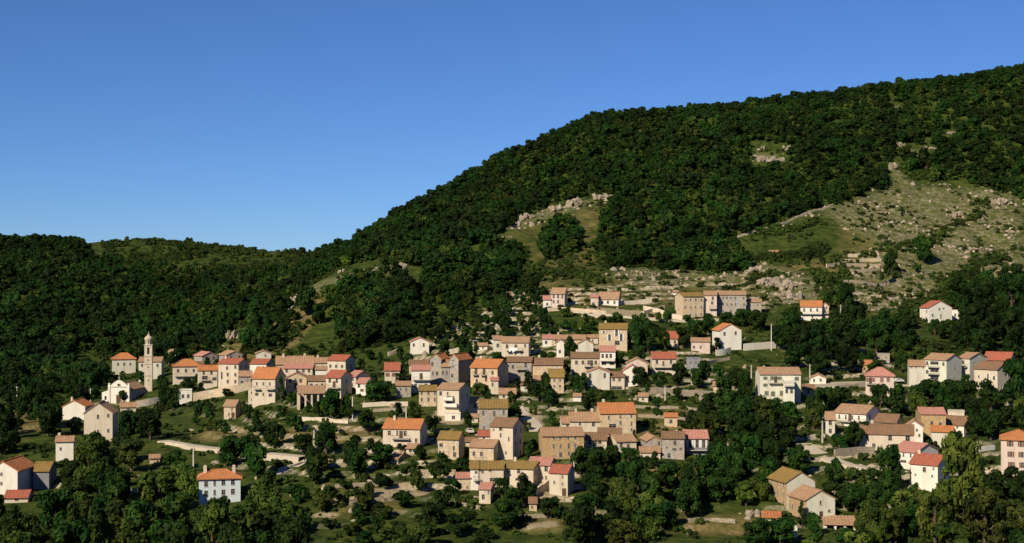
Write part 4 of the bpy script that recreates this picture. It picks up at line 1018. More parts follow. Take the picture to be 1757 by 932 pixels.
for lab, pts, h, mk in [
    ('long retaining wall below the red roofs of the west end', [(331, 689), (360, 683), (395, 678), (430, 668)], 3.0, 'stone'),
    ('grey retaining wall below the white church', [(233, 700), (255, 697), (276, 692)], 2.4, 'grey'),
    ('whitewashed parapet below the open arcade shed', [(519, 722), (555, 724), (598, 727)], 1.0, 'cream'),
    ('whitewashed road wall left of the pale blue villa', [(284, 763), (330, 770), (374, 778)], .8, 'cream'),
    ('whitewashed road wall above the pale blue villa, broken by bushes', [(442, 785), (480, 788), (514, 791)], .9, 'cream'),
    ('pale wall beside the track right of the pale blue villa', [(477, 811), (498, 803), (519, 797)], .9, 'cream'),
    ('pale wall left of the vivid orange balcony house', [(605, 779), (625, 776), (648, 778)], 1.3, 'cream'),
    ('low garden wall below the big round tree', [(622, 699), (650, 697), (700, 697)], 1.4, 'cream'),
    ('second garden wall under the big round tree', [(640, 707), (670, 705), (696, 706)], 1.0, 'field'),
    ('wall of light stones below the highest two storey house', [(935, 535), (965, 533), (1000, 537), (1040, 540)], 1.6, 'stone'),
    ('long pale wall right of the upper tan roofed house', [(1062, 523), (1090, 521), (1118, 519)], 1.6, 'cream'),
    ('curved white wall left of the long upper stone row', [(1104, 532), (1135, 538), (1150, 546), (1171, 549)], 1.8, 'cream'),
    ('second white wall above the curved white wall', [(1104, 540), (1125, 533), (1140, 530)], 1.4, 'cream'),
    ('white wall below the upper tan roofed house', [(998, 545), (1018, 545), (1037, 546)], 1.6, 'cream'),
    ('high pale retaining wall right of the orange slope house', [(1276, 602), (1300, 600), (1330, 598), (1352, 597)], 2.6, 'pale'),
    ('pale retaining wall below the orange slope house', [(1228, 611), (1240, 610), (1253, 606)], 2.2, 'pale'),
    ('white road wall left of the red pyramid roof', [(1430, 668), (1458, 666), (1486, 663)], 1.2, 'cream'),
    ('rubble wall under the two round trees right of centre', [(1112, 677), (1150, 678), (1190, 681), (1226, 683)], 2.2, 'field'),
    ('low rubble wall on the terraced field', [(1090, 700), (1140, 702), (1200, 706)], .9, 'field'),
    ('lower rubble wall on the terraced field', [(1095, 716), (1135, 718), (1190, 722)], .9, 'field'),
    ('pale terrace wall left of the laundry balcony house', [(770, 607), (800, 601), (850, 598)], 1.6, 'cream'),
    ('low pale wall above the laundry balcony house', [(812, 590), (830, 588), (848, 589)], 1.2, 'pale'),
    ('pale wall behind the dull red roofed house', [(1205, 628), (1230, 621), (1252, 618)], 1.0, 'field'),
    ('retaining wall of the winding road', [(1432, 782), (1455, 781), (1480, 776), (1500, 778)], 1.8, 'field'),
    ('white concrete parapet at the bend of the winding road', [(1474, 819), (1487, 821), (1501, 816)], 1.9, 'white'),
    ('pale wall at the sharp bend of the winding road', [(1386, 757), (1400, 750), (1415, 752)], 1.3, 'cream'),
    ('white garden wall left of the right edge block', [(1675, 776), (1690, 774), (1706, 772)], 1.4, 'white'),
    ('pale terrace wall at the foot of the right edge block', [(1690, 818), (1715, 819), (1740, 822)], 1.6, 'cream'),
    ('low field wall at the foot of the long brown roofed row', [(700, 812), (740, 812), (782, 815)], 1.0, 'field'),
    ('dry wall in the olive field, lower centre left', [(575, 838), (610, 835), (650, 833)], .9, 'field'),
    ('dry wall in front of the small gabled house', [(770, 866), (800, 868), (825, 878)], .9, 'field'),
    ('dry wall at the bottom centre below the tiny brown hut', [(870, 893), (905, 889), (945, 888)], .9, 'field'),
    ('dry wall at the bottom left of the tall farmhouse', [(1180, 897), (1220, 894), (1262, 898)], .9, 'field'),
    ('ramp wall left of the red roofed corner house', [(918, 852), (930, 843), (945, 834)], 1.6, 'cream'),
    ('first vineyard wall on the slope below the crags', [(1455, 441), (1480, 440), (1508, 440)], 1.6, 'stone'),
    ('second vineyard wall on the slope below the crags', [(1450, 450), (1480, 449), (1512, 449)], 1.6, 'stone'),
    ('third vineyard wall on the slope below the crags', [(1447, 459), (1480, 458), (1510, 458)], 1.6, 'stone'),
    ('fourth vineyard wall on the slope below the crags', [(1460, 468), (1485, 467), (1506, 467)], 1.6, 'stone'),
    ('lowest long vineyard wall on the slope below the crags', [(1440, 486), (1480, 487), (1525, 489)], 1.4, 'stone'),
    ('short pale wall left of the vineyard walls', [(1418, 459), (1440, 457), (1452, 455)], 1.8, 'stone'),
    ('pale track edge along the top of the scree slope', [(1265, 408), (1330, 388), (1400, 362), (1440, 348)], 1.0, 'stone'),
    ('pale ledge wall on the far left wooded slope', [(312, 571), (335, 571), (354, 573)], 1.3, 'stone'),
    ('pale wall on the edge of the dark wood, upper centre left', [(666, 611), (676, 608), (684, 604)], 1.4, 'stone'),
    ('short pale wall high on the green terraces, upper centre', [(868, 508), (876, 506), (886, 505)], 1.6, 'stone'),
    ('upper terrace wall in the green gardens above the laundry balcony', [(840, 545), (880, 548), (930, 552)], 1.0, 'field'),
    ('lower terrace wall in the green gardens above the laundry balcony', [(850, 562), (890, 566), (940, 568)], 1.0, 'field'),
    ('terrace wall in the garden below the pale blue villa road', [(540, 800), (580, 802), (620, 800)], .9, 'field'),
    ('terrace wall between bushes at lower centre left', [(600, 868), (640, 862), (690, 858)], .9, 'field'),
    ('short pale ledge wall far left above the bell tower', [(125, 570), (132, 569), (139, 570)], 1.3, 'stone')]:
    stone_wall(lab, pts, h, mk)

def pole(px, py, ytop, where):
    p = hit(px, py); k = F / p.y; h = (py - ytop) / k
    o = bpy.data.objects.new('utility_pole', None); COL.objects.link(o); o.location = p; o.rotation_euler = (0, 0, random.Random(px).uniform(-.5, .5))
    m = MB(); m.add(*tapered(.19, .12, h)); m.obj('post', M['pole'], o)
    rg = MB()
    for i in range(int(h / .75)):
        z = .8 + i * .75; w = .2 - .07 * z / h
        rg.box(-w, w, -w, w, z, z + .28)
    rg.obj('ring', M['conc'], o)
    ca_ = MB().box(-.75, .75, -.06, .06, h - .55, h - .43).obj('crossarm', M['wood'], o)
    for x in (-.65, 0, .65):
        MB().lathe([(.05, h - .427), (.07, h - .3), (.03, h - .2)], 6, x).obj('insulator', M['sill'], ca_)
    tag(o, 'pale concrete utility pole ' + where, 'pole', 'utility poles in the village')
def tapered(a, b, h):
    v = [(sx * a, sy * a, -1) for sx, sy in ((-1, -1), (1, -1), (1, 1), (-1, 1))] + [(sx * b, sy * b, h) for sx, sy in ((-1, -1), (1, -1), (1, 1), (-1, 1))]
    return v, [(3, 2, 1, 0), (4, 5, 6, 7), (0, 1, 5, 4), (1, 2, 6, 5), (2, 3, 7, 6), (3, 0, 4, 7)]
for a in [(29, 690, 663, 'at the far left edge above dry terraces'), (155, 692, 668, 'left of the white church'), (149, 770, 749, 'in the meadow below the tall plain gabled house'),
          (332, 809, 768, 'above the left end of the pale blue villa'), (539, 768, 740, 'among bushes left of the vivid orange balcony house'), (605, 722, 683, 'at the right end of the whitewashed parapet'),
          (697, 733, 697, 'behind the vivid orange balcony house'), (1187, 662, 628, 'before the slate grey box house'), (1289, 662, 627, 'left of the wide pale green house'),
          (1389.5, 660, 626, 'right of the wide pale green house'), (1323.5, 602, 556, 'on the high pale retaining wall'), (1442.5, 546, 523, 'beside the orange roofed long balcony house'),
          (1411, 760, 722, 'at the sharp bend of the winding road'), (1675.5, 808, 776, 'left of the right edge block'), (984.5, 830, 794, 'right of the red roofed corner house'),
          (1141, 690, 664, 'in the rubble field right of centre')]:
    pole(*a)

def car(px, py, rz, mk, label):
    p = hit(px, py); o = bpy.data.objects.new('parked_car', None); COL.objects.link(o)
    o.location = (p.x, p.y, p.z + .12); o.rotation_euler = (0, 0, rz); tag(o, label, 'car')
    side = [(-2.0, .35), (-2.05, .75), (-1.9, .95), (-1.15, 1.0), (-.75, 1.42), (.75, 1.45), (1.35, 1.0), (1.95, .9), (2.05, .6), (2.0, .35)]
    def prism(pts, y, ins=0):
        n = len(pts); m = MB()
        m.add([(x, -y, z) for x, z in pts] + [(x, y, z) for x, z in pts], [tuple(range(n)), tuple(range(2 * n - 1, n - 1, -1))] + [(i, i + n, (i + 1) % n + n, (i + 1) % n) for i in range(n)])
        return m
    prism(side, .8).obj('body', M[mk], o)
    for s_ in (-1, 1):
        g = MB().add([(-.95, s_ * .81, 1.02), (1.1, s_ * .81, 1.02), (.7, s_ * .81, 1.36), (-.68, s_ * .81, 1.34)], [(0, 1, 2, 3)]).obj('side_window', M['dark'], o)
        for x in (-1.25, 1.25):
            w = MB().lathe([(.33, 0), (.33, .2)], 12).obj('wheel', M['tyre'], o); w.rotation_euler = (R(90), 0, 0); w.location = (x, s_ * .72 + .1, .33)
            MB().lathe([(.17, -.02), (.17, .22)], 10).obj('rim', M['conc'], w)
        MB().box(1.99, 2.07, s_ * .55 - .12, s_ * .55 + .12, .62, .78).obj('headlight', M['cloth'], o)
    MB().add([(1.30, -.68, 1.06), (1.30, .68, 1.06), (.83, .62, 1.41), (.83, -.62, 1.41)], [(0, 1, 2, 3)]).obj('windscreen', M['dark'], o)
M['car_red'] = mat_flat('red_car_paint', (.45, .02, .02), .3)
M['car_pale'] = mat_flat('pale_car_paint', (.55, .56, .52), .3)
M['car_cream'] = mat_flat('cream_car_paint', (.60, .54, .42), .3)
car(1425, 554, .35, 'car_red', 'small red car parked right of the orange roofed long balcony house')
car(1541, 657, .2, 'car_pale', 'pale car parked right of the red pyramid roofed house')
car(806, 744, -1.3, 'car_cream', 'cream car parked under the dark tree left of tower like house')

# open arcade shed and timber shed
def open_shed(label, x0, x1, yb, yt, yr, D, npost, roofk, postm, s=0):
    cxp = (x0 + x1) / 2; p = hit(cxp, yb); k = F / p.y; th = -math.atan((cxp - CX) / F) - s
    o = bpy.data.objects.new('open_shed', None); COL.objects.link(o); o.rotation_euler = (0, 0, th)
    ay = Vector((-math.sin(th), math.cos(th), 0)); o.location = p + ay * D / 2
    Wd = (x1 - x0) / k; h = (yb - yt) / k; rise = max(.8, (yt - yr) / k)
    tag(o, label, 'shed'); FOOT.append((o.location.x, o.location.y, th, Wd / 2, D / 2)); HOUSES.append(((x0, x1, yr, yb), label))
    rng = random.Random(label)
    for i in range(npost):
        x = -Wd / 2 + .3 + (Wd - .6) * i / (npost - 1)
        MB().box(x - .28, x + .28, -D / 2, -D / 2 + .5, -2, h - .05).obj('pillar', M[postm], o)
    MB().box(-Wd / 2 - .1, Wd / 2 + .1, -D / 2 + .05, -D / 2 + .4, h - .047, h + .13).obj('beam', M['wood'], o)
    MB().box(-Wd / 2, Wd / 2, D / 2 - .4, D / 2, -2, h + rise * .9).obj('back_wall', M['stone'], o)
    for sx in (-1, 1): MB().box(sx * Wd / 2 - .2 if sx < 0 else Wd / 2 - .2, -Wd / 2 + .2 if sx < 0 else Wd / 2 + .2, -D / 2 + .503, D / 2 - .403, -2, h - .05).obj('side_wall', M['stone'], o)
    put('roof', gable_roof(Wd, D, h, rise, roofk, rng, shed=True), o)
open_shed('open arcade shed with tan roof and pale pillars below the west end row', 512, 558, 699, 675, 665, 6, 5, 'tan', 'cream', -.05)
open_shed('low open shed with rust roof on white posts right of the lower farmhouse', 1415, 1468, 909, 900, 892, 5, 4, 'tan', 'white', -.1)
# white post at the bottom edge, lower right
p = hit(1365, 923)
g = bpy.data.objects.new('boundary_post', None); COL.objects.link(g); g.location = p
MB().box(-.35, .35, -.35, .35, -1, 2.4).obj('shaft', M['white'], g); MB().lathe([(.5, 2.403), (.5, 2.55), (.05, 2.9)], 4, rot=R(45)).obj('cap', M['sill'], g)
tag(g, 'white stone post at the bottom, left of the conical tree', 'post')
# ------------------------------------------------------------------ plants
def crown_mesh(name, seed, lobes, leaves, size, mat, tall=1.0, airy=0.0, conical=False):
    """crown of radius about 1, base at z 0: leaf-sized faces spread over many overlapping clumps"""
    r = np.random.default_rng(seed)
    L = []
    for i in range(lobes):
        a = r.uniform(0, 2 * np.pi); h = r.uniform(0.05, 1)
        w = (1 - h) * .85 + .08 if conical else math.sqrt(max(.02, 1 - (1.6 * h - .75) ** 2)) * .78
        q = w * math.sqrt(r.uniform(.15, 1))
        L.append((q * math.cos(a), q * math.sin(a), (.18 + h * 1.35) * tall, r.uniform(.22, .44) * (1 - .35 * airy) * (.75 if conical else 1)))
    L = np.array(L); wt = L[:, 3] ** 2; wt /= wt.sum()
    k = r.choice(lobes, leaves, p=wt)
    n = r.normal(size=(leaves, 3)); n /= np.linalg.norm(n, axis=1)[:, None]
    n[:, 2] = np.abs(n[:, 2]) * np.where(r.random(leaves) < .75, 1, -1)
    rad = L[k, 3] * r.uniform(.72, 1.08, leaves)
    c = L[k, :3] + n * rad[:, None]
    c[:, 2] = np.maximum(c[:, 2], .02)
    nn = n * .85 + r.normal(size=n.shape) * .38; nn /= np.linalg.norm(nn, axis=1)[:, None]
    t = np.cross(nn, r.normal(size=n.shape)); t /= np.linalg.norm(t, axis=1)[:, None]; b = np.cross(nn, t)
    s = (size * r.uniform(.6, 1.35, leaves))[:, None]
    v = np.stack([c - t * s, c - b * s * .62 - nn * s * .15, c + t * s, c + b * s * .62 + nn * s * .12], 1).reshape(-1, 3)
    f = np.arange(leaves * 4).reshape(-1, 4)
    # shaded inner clumps of closed foliage
    if airy < .5:
        cv, cf = [], []
        for (x, y, z, q) in L:
            bm_ = bmesh.new(); bmesh.ops.create_icosphere(bm_, subdivisions=1, radius=q * .74)
            base = sum(len(a) for a in cv)
            cv.append(np.array([(p.co.x + x, p.co.y + y, max(p.co.z + z, .01)) for p in bm_.verts]))
            cf += [[w.index + base for w in g.verts] for g in bm_.faces]; bm_.free()
        cv = np.concatenate(cv) + r.normal(size=(sum(len(a) for a in cv), 3)) * .03
        tri = np.array(cf) + len(v)
        quad = np.concatenate([f, np.concatenate([tri, tri[:, 2:3]], 1)]) if False else f
        me = bpy.data.meshes.new(name)
        V = np.concatenate([v, cv]); nf, nt = len(f), len(tri)
        me.vertices.add(len(V)); me.vertices.foreach_set("co", V.astype(np.float32).ravel())
        li = np.concatenate([f.ravel(), tri.ravel()]).astype(np.int32)
        me.loops.add(len(li)); me.loops.foreach_set("vertex_index", li)
        me.polygons.add(nf + nt)
        me.polygons.foreach_set("loop_start", np.concatenate([np.arange(nf) * 4, nf * 4 + np.arange(nt) * 3]).astype(np.int32))
        me.polygons.foreach_set("loop_total", np.concatenate([np.full(nf, 4), np.full(nt, 3)]).astype(np.int32))
        me.materials.append(mat); me.update(calc_edges=True)
        return me
    return npmesh(name, v, f, 4, mat)

def trunk_mesh(seed, tall=1.0):
    r = random.Random(seed); m = MB()
    m.tube([(0, 0, -.35), (.02, .01, .3 * tall), (.03, -.02, .8 * tall), (0, .02, 1.2 * tall)], [.11, .085, .06, .02], 7)
    for i in range(5):
        a = i * 1.3 + r.uniform(-.3, .3); z = r.uniform(.2, .6) * tall
        m.tube([(0, 0, z), (math.cos(a) * .25, math.sin(a) * .25, z + .22), (math.cos(a) * .55, math.sin(a) * .55, z + .5)], [.05, .035, .012], 5)
    return m.mesh('trunk', M['bark'])

CR = {'near': [crown_mesh('crown', 10 + i, 15 + i % 3, 1500, .105, M['leaf']) for i in range(4)],
      'olive': [crown_mesh('crown', 30 + i, 14, 1300, .105, M['leaf2']) for i in range(3)],
      'far': [crown_mesh('crown', 50 + i, 12, 640, .125, M['leaf']) for i in range(4)],
      'faro': [crown_mesh('crown', 70 + i, 12, 600, .125, M['leaf2']) for i in range(2)],
      'tall': [crown_mesh('crown', 90 + i, 16, 1300, .10, M['leaf'], conical=True, tall=1.5) for i in range(2)],
      'airy': [crown_mesh('crown', 110 + i, 60, 2300, .075, M['leaf3'], airy=1.3, tall=1.3) for i in range(2)],
      'shrub': [crown_mesh('foliage', 130 + i, 7, 200, .22, M['bush'], tall=.55) for i in range(3)]}
TRK = [trunk_mesh(i) for i in range(3)]
TRT = trunk_mesh(9, 1.5)
ZTOP = {'near': 1.75, 'olive': 1.75, 'far': 1.75, 'faro': 1.75, 'tall': 2.4, 'airy': 2.2, 'shrub': 1.0}
KIND = {'near': ('dark round broadleaf tree', 'broadleaf_tree'), 'olive': ('olive green broadleaf tree', 'broadleaf_tree'), 'tall': ('dark conical tree', 'conical_tree'),
        'airy': ('airy yellow green tree', 'airy_tree')}
TREES = []       # world x, y, radius of every tree placed
PROTO = {}
def plant(x, y, w, h, kind, rng, far=False):
    z = float(zt(x, y))
    base = KIND[kind][1]
    o = bpy.data.objects.new(base, None); COL.objects.link(o)
    o.location = (x, y, z); o.rotation_euler = (0, 0, rng.uniform(0, 6.28))
    src = {'near': 'far', 'olive': 'faro'}.get(kind, kind) if far else kind
    zs = h / (ZTOP[kind] + .12)
    o.scale = (w / 2, w / 2 * rng.uniform(.9, 1.1), zs)
    t = put('trunk', TRT if kind in ('tall', 'airy') else rng.choice(TRK), o)
    i = rng.randrange(len(CR[src])); c = put('crown', CR[src][i], o); c.location = (0, 0, .12)
    PROTO.setdefault((src, i), c)
    TREES.append((x, y, w / 2)); return o

def clear_of_houses(x, y, r):
    for (hx, hy, th, a, b) in FOOT:
        dx, dy = x - hx, y - hy
        u = abs(dx * math.cos(th) + dy * math.sin(th)) - a; v = abs(-dx * math.sin(th) + dy * math.cos(th)) - b
        if u < r and v < r: return False
    return True

RT = random.Random(77)
# hand-placed trees: column, row of the foot, width, height (photograph pixels), kind
HAND = [(212, 690, 18, 20, 'near'), (280, 702, 26, 58, 'near'), (296, 706, 24, 40, 'near'), (222, 756, 40, 52, 'near'), (258, 756, 42, 50, 'near'), (203, 640, 14, 14, 'near'), (220, 640, 12, 22, 'tall'),
 (292, 634, 17, 22, 'near'), (322, 672, 32, 22, 'near'), (242, 656, 18, 20, 'near'), (160, 776, 30, 26, 'near'), (128, 744, 26, 26, 'near'), (90, 735, 40, 40, 'near'), (75, 700, 40, 40, 'near'),
 (568, 722, 34, 50, 'near'), (598, 722, 18, 48, 'tall'), (588, 716, 22, 38, 'near'), (482, 694, 18, 44, 'tall'), (500, 698, 24, 24, 'near'), (548, 716, 24, 26, 'near'), (649, 690, 52, 36, 'near'), (691, 656, 18, 36, 'tall'), (683, 660, 14, 20, 'near'),
 (744, 672, 20, 14, 'olive'), (803, 738, 22, 32, 'near'), (826, 680, 34, 24, 'olive'), (906, 676, 22, 40, 'near'), (930, 690, 42, 46, 'near'), (945, 700, 26, 30, 'near'), (884, 668, 20, 20, 'near'), (880, 696, 20, 26, 'olive'),
 (979, 622, 29, 42, 'near'), (998, 668, 24, 30, 'near'), (990, 678, 22, 22, 'near'), (1098, 666, 30, 34, 'near'), (1131, 666, 26, 26, 'near'), (1163, 664, 26, 38, 'near'), (1196, 668, 26, 34, 'near'), (1020, 688, 34, 22, 'olive'), (1046, 688, 20, 18, 'near'),
 (1092, 606, 34, 60, 'near'), (1112, 604, 30, 54, 'near'), (1082, 596, 18, 40, 'near'), (1098, 622, 30, 28, 'near'), (1060, 628, 24, 30, 'near'), (1141, 602, 24, 40, 'near'), (1172, 598, 28, 34, 'near'), (1194, 580, 32, 30, 'near'), (1215, 572, 30, 24, 'near'),
 (1258, 592, 32, 26, 'near'), (1228, 604, 22, 24, 'near'), (1206, 660, 32, 38, 'near'), (1242, 690, 38, 46, 'near'), (1278, 690, 28, 50, 'near'), (1262, 668, 30, 36, 'near'), (1180, 554, 18, 14, 'near'), (1214, 552, 24, 14, 'near'), (1244, 560, 30, 24, 'near'), (1275, 560, 32, 30, 'near'), (1300, 568, 34, 34, 'near'),
 (1340, 600, 40, 40, 'near'), (1372, 612, 44, 50, 'near'), (1408, 618, 50, 56, 'near'), (1446, 612, 52, 60, 'near'), (1488, 596, 44, 46, 'near'), (1520, 590, 40, 44, 'near'), (1546, 580, 40, 40, 'near'), (1418, 572, 34, 24, 'near'), (1460, 566, 36, 40, 'near'),
 (1455, 640, 44, 44, 'near'), (1408, 640, 40, 40, 'near'), (1360, 632, 34, 30, 'near'), (1500, 648, 36, 30, 'near'), (1545, 640, 24, 36, 'tall'), (1604, 576, 22, 28, 'near'), (1630, 576, 32, 26, 'near'), (1660, 590, 44, 44, 'near'), (1700, 600, 56, 60, 'near'), (1740, 600, 50, 70, 'near'), (1690, 540, 44, 50, 'near'), (1735, 530, 50, 60, 'near'),
 (1420, 534, 22, 34, 'near'), (1452, 534, 32, 46, 'near'), (1430, 500, 22, 26, 'near'), (1520, 490, 22, 50, 'tall'), (1530, 470, 26, 36, 'near'), (1586, 452, 40, 46, 'near'), (1574, 470, 14, 20, 'near'), (1590, 296, 40, 40, 'near'),
 (1440, 775, 34, 30, 'near'), (1466, 772, 44, 46, 'near'), (1484, 766, 28, 40, 'near'), (1525, 846, 46, 82, 'near'), (1500, 846, 36, 40, 'near'), (1593, 770, 12, 16, 'near'), (1640, 778, 30, 36, 'near'), (1700, 756, 40, 50, 'near'), (1670, 750, 30, 34, 'near'), (1660, 700, 44, 46, 'near'),
 (1575, 700, 40, 40, 'near'), (1540, 706, 34, 44, 'near'), (1510, 700, 34, 40, 'near'), (1595, 694, 40, 40, 'near'), (1638, 700, 40, 40, 'near'), (1700, 706, 56, 50, 'near'), (1740, 700, 50, 80, 'near'), (1655, 668, 22, 26, 'near'), (1625, 672, 44, 20, 'near'), (1590, 676, 30, 24, 'near'),
 (1578, 864, 34, 34, 'olive'), (1545, 880, 50, 40, 'near'), (1740, 840, 44, 36, 'near'), (1705, 848, 44, 40, 'near'), (1680, 815, 24, 30, 'near'),
 (1376, 906, 24, 46, 'tall'), (1396, 918, 30, 38, 'near'), (1340, 936, 60, 46, 'near'), (1300, 940, 56, 46, 'near'), (1280, 870, 44, 40, 'olive'), (1250, 850, 50, 50, 'near'), (1292, 800, 44, 50, 'near'), (1430, 870, 50, 40, 'near'), (1470, 880, 60, 46, 'near'), (1430, 830, 40, 40, 'near'),
 (861, 852, 28, 32, 'near'), (902, 866, 44, 50, 'near'), (880, 876, 36, 34, 'near'), (776, 850, 34, 26, 'near'), (790, 866, 26, 20, 'olive'), (832, 862, 10, 20, 'near'), (945, 890, 44, 34, 'near'), (870, 910, 54, 50, 'near'), (655, 800, 44, 36, 'near'), (720, 790, 30, 24, 'near'), (760, 800, 24, 22, 'near'), (700, 812, 40, 24, 'olive'), (690, 775, 20, 14, 'near'),
 (997, 820, 42, 50, 'near'), (1030, 822, 50, 54, 'near'), (1052, 812, 30, 44, 'near'), (1078, 790, 30, 22, 'near'), (1120, 800, 26, 24, 'near'), (1015, 844, 40, 30, 'near'), (1190, 740, 30, 34, 'near'), (1090, 762, 14, 24, 'near'), (905, 740, 14, 20, 'olive'),
 (560, 780, 44, 50, 'near'), (600, 800, 40, 44, 'near'), (540, 830, 44, 54, 'near'), (400, 800, 50, 50, 'near'), (440, 820, 50, 60, 'near'), (470, 770, 40, 44, 'near'), (430, 790, 40, 40, 'near'), (380, 740, 24, 20, 'near'), (630, 742, 34, 36, 'near'), (520, 780, 36, 36, 'near'), (425, 722, 24, 28, 'near'), (360, 722, 20, 22, 'near'),
 (1645, 940, 104, 200, 'airy'), (1605, 950, 70, 110, 'airy'), (1690, 955, 80, 120, 'airy'), (1640, 962, 80, 70, 'olive'), (440, 950, 90, 80, 'olive'), (525, 542, 42, 48, 'near'), (548, 556, 30, 34, 'near'), (1070, 950, 80, 60, 'airy')]
POOL = []
for (px, py, w, h, kd) in HAND:
    p = hit(px, py); k = F / p.y
    POOL.append((p.x, p.y, w / k, h / k, kd, True))
def hides(a, b, w, h):
    """would a tree here stand in front of a house the photograph shows clear?"""
    for (bx, ref) in HOUSES:
        if bx[3] < b and bx[0] - w * .35 < a < bx[1] + w * .35 and b - h < bx[3] - (bx[3] - bx[2]) * .22: return True
    for (x0, x1, y0, y1) in KEEP:
        if y1 < b and x0 - w * .3 < a < x1 + w * .3 and b - h < (y0 + y1) / 2: return True
    return False
KEEP = [(1380, 1500, 756, 820), (284, 374, 757, 778), (440, 515, 776, 792), (519, 598, 714, 727), (887, 934, 700, 740), (1430, 1486, 655, 668), (343, 452, 738, 755), (487, 650, 732, 755), (331, 407, 667, 689), (1277, 1352, 585, 602), (1090, 1226, 665, 725), (530, 600, 873, 890), (220, 330, 780, 810), (560, 720, 835, 885)]
# groves filled with spaced trees
def grove(poly, gap, wr, hr, kinds, seed, n=4000, dmin=250, dmax=700):
    rng = random.Random(seed); pts = []
    us = [q[0] for q in poly]
    x0, x1 = (min(us) - CX) / F, (max(us) - CX) / F
    for _ in range(n):
        d = rng.uniform(dmin, dmax); x = rng.uniform(x0, x1) * d; z = float(zt(x, d))
        a, b = px_of(x, d, z)
        if not inpoly(np.array([a]), np.array([b]), poly)[0]: continue
        if any((x - q[0]) ** 2 + (d - q[1]) ** 2 < (gap * (q[2] / 6 + .2) * .8) ** 2 for q in POOL if abs(q[0] - x) < 14 and abs(q[1] - d) < 14): continue
        w = rng.uniform(*wr)
        if not clear_of_houses(x, d, w * .42): continue
        h = rng.uniform(*hr) * (w / ((wr[0] + wr[1]) / 2)) ** .5
        if hides(float(a), float(b), w * F / d, h * F / d): continue
        POOL.append((x, d, w, h, rng.choice(kinds), False))
DK = ['near'] * 4 + ['olive']
grove([(-60, 870), (60, 850), (110, 800), (180, 775), (250, 800), (330, 815), (335, 870), (420, 885), (500, 930), (520, 1010), (-60, 1010)], 5.6, (6, 10.5), (7, 11), ['near', 'near', 'olive', 'olive'], 1, dmin=270, dmax=420)
grove([(1235, 690), (1320, 705), (1366, 780), (1400, 830), (1330, 825), (1310, 870), (1180, 890), (1100, 935), (960, 960), (1000, 870), (1100, 835), (1170, 800), (1170, 750)], 5.6, (5.5, 9), (6, 9.5), DK, 2, dmin=290, dmax=470)
grove([(1440, 850), (1560, 862), (1800, 850), (1800, 1000), (1380, 1000)], 5.5, (5, 9), (5, 9), ['near', 'near', 'olive', 'olive', 'airy'], 3, dmin=270, dmax=400)
grove([(1230, 700), (1380, 690), (1560, 690), (1757, 680), (1757, 740), (1660, 740), (1540, 715), (1440, 700), (1400, 740), (1340, 720)], 5.5, (5, 8), (6, 9), DK, 4, dmin=400, dmax=540)
grove([(1340, 550), (1560, 560), (1570, 600), (1480, 640), (1400, 645), (1345, 600)], 6, (6, 9), (7, 10), ['near'], 5, dmin=450, dmax=640)
grove([(1640, 500), (1800, 470), (1800, 620), (1650, 610), (1600, 580)], 6, (6, 10), (7, 11), ['near'], 6, dmin=500, dmax=720)
grove([(380, 760), (540, 735), (660, 790), (560, 850), (440, 850)], 8, (4, 8), (4, 8), DK, 7, n=1500, dmin=330, dmax=460)
grove([(480, 810), (830, 810), (870, 940), (860, 1010), (480, 1010)], 8, (3.5, 7.5), (3, 7), ['near', 'olive'], 8, n=1800, dmin=280, dmax=420)
grove([(700, 600), (900, 540), (1150, 555), (1150, 610), (900, 640), (720, 620)], 8, (4, 7), (4, 7), DK, 9, n=1200, dmin=480, dmax=640)
grove([(320, 600), (700, 600), (1240, 640), (1240, 780), (640, 800), (320, 740)], 11, (2.5, 5.5), (2.5, 6), DK, 10, n=900, dmin=380, dmax=600)
grove([(-40, 640), (200, 640), (110, 740), (-40, 800)], 8, (5, 9), (5, 9), ['near'], 11, n=1000, dmin=400, dmax=640)
grove([(700, 500), (930, 480), (940, 540), (720, 600)], 7, (4, 7), (4, 7), DK, 12, n=900, dmin=540, dmax=700)
def in_view(q):
    z = float(zt(q[0], q[1])); a, b = px_of(q[0], q[1], z); w, h = q[2] * F / q[1], q[3] * F / q[1]
    return -w * .3 < a < 1757 + w * .3 and b - h < 915
POOL = [q for q in POOL if in_view(q)]
POOL.sort(key=lambda q: (-int(q[5]), -q[2] * q[3] / q[1] ** 2))
NAMED, REST = POOL[:298], POOL[298:]
labels = {}
def describe(x, y, w, h, kd):
    z = float(zt(x, y)); a, b = px_of(x, y, z); a, b = float(a), float(b)
    best = None
    for (bx, ref) in HOUSES:
        gx = max(bx[0] - a, 0, a - bx[1]); gy = max(bx[2] - b, 0, b - bx[3]) * 1.3
        q = gx + gy
        if best is None or q < best[0]: best = (q, bx, ref)
    q, bx, ref = best
    if a < bx[0]: rel = 'left of the'
    elif a > bx[1]: rel = 'right of the'
    elif b > bx[3] - 2: rel = 'in front of the'
    else: rel = 'behind the'
    wpx = w * F / y
    size = 'tiny' if wpx < 16 else 'small' if wpx < 24 else 'midsized' if wpx < 34 else 'large' if wpx < 46 else 'huge'
    return size, KIND[kd][0], rel, ref, a
def clip(words, n):
    w_ = words.split()[:n]
    while w_[-1] in ('and', 'with', 'of', 'the', 'on', 'to', 'its', 'two', 'three', 'full', 'small', 'dark', 'vivid', 'long', 'bright', 'dull', 'red', 'white', 'salmon', 'brown', 'low', 'orange', 'tan', 'faded', 'in', 'a'): w_.pop()
    return ' '.join(w_)
objs = []
for (x, y, w, h, kd, hand) in NAMED:
    o = plant(x, y, w, h, kd, RT, far=(w * F / y < 26)); objs.append((o, describe(x, y, w, h, kd), x, y))
fam = {}
for t_ in objs: fam.setdefault(t_[1][:4], []).append(t_)
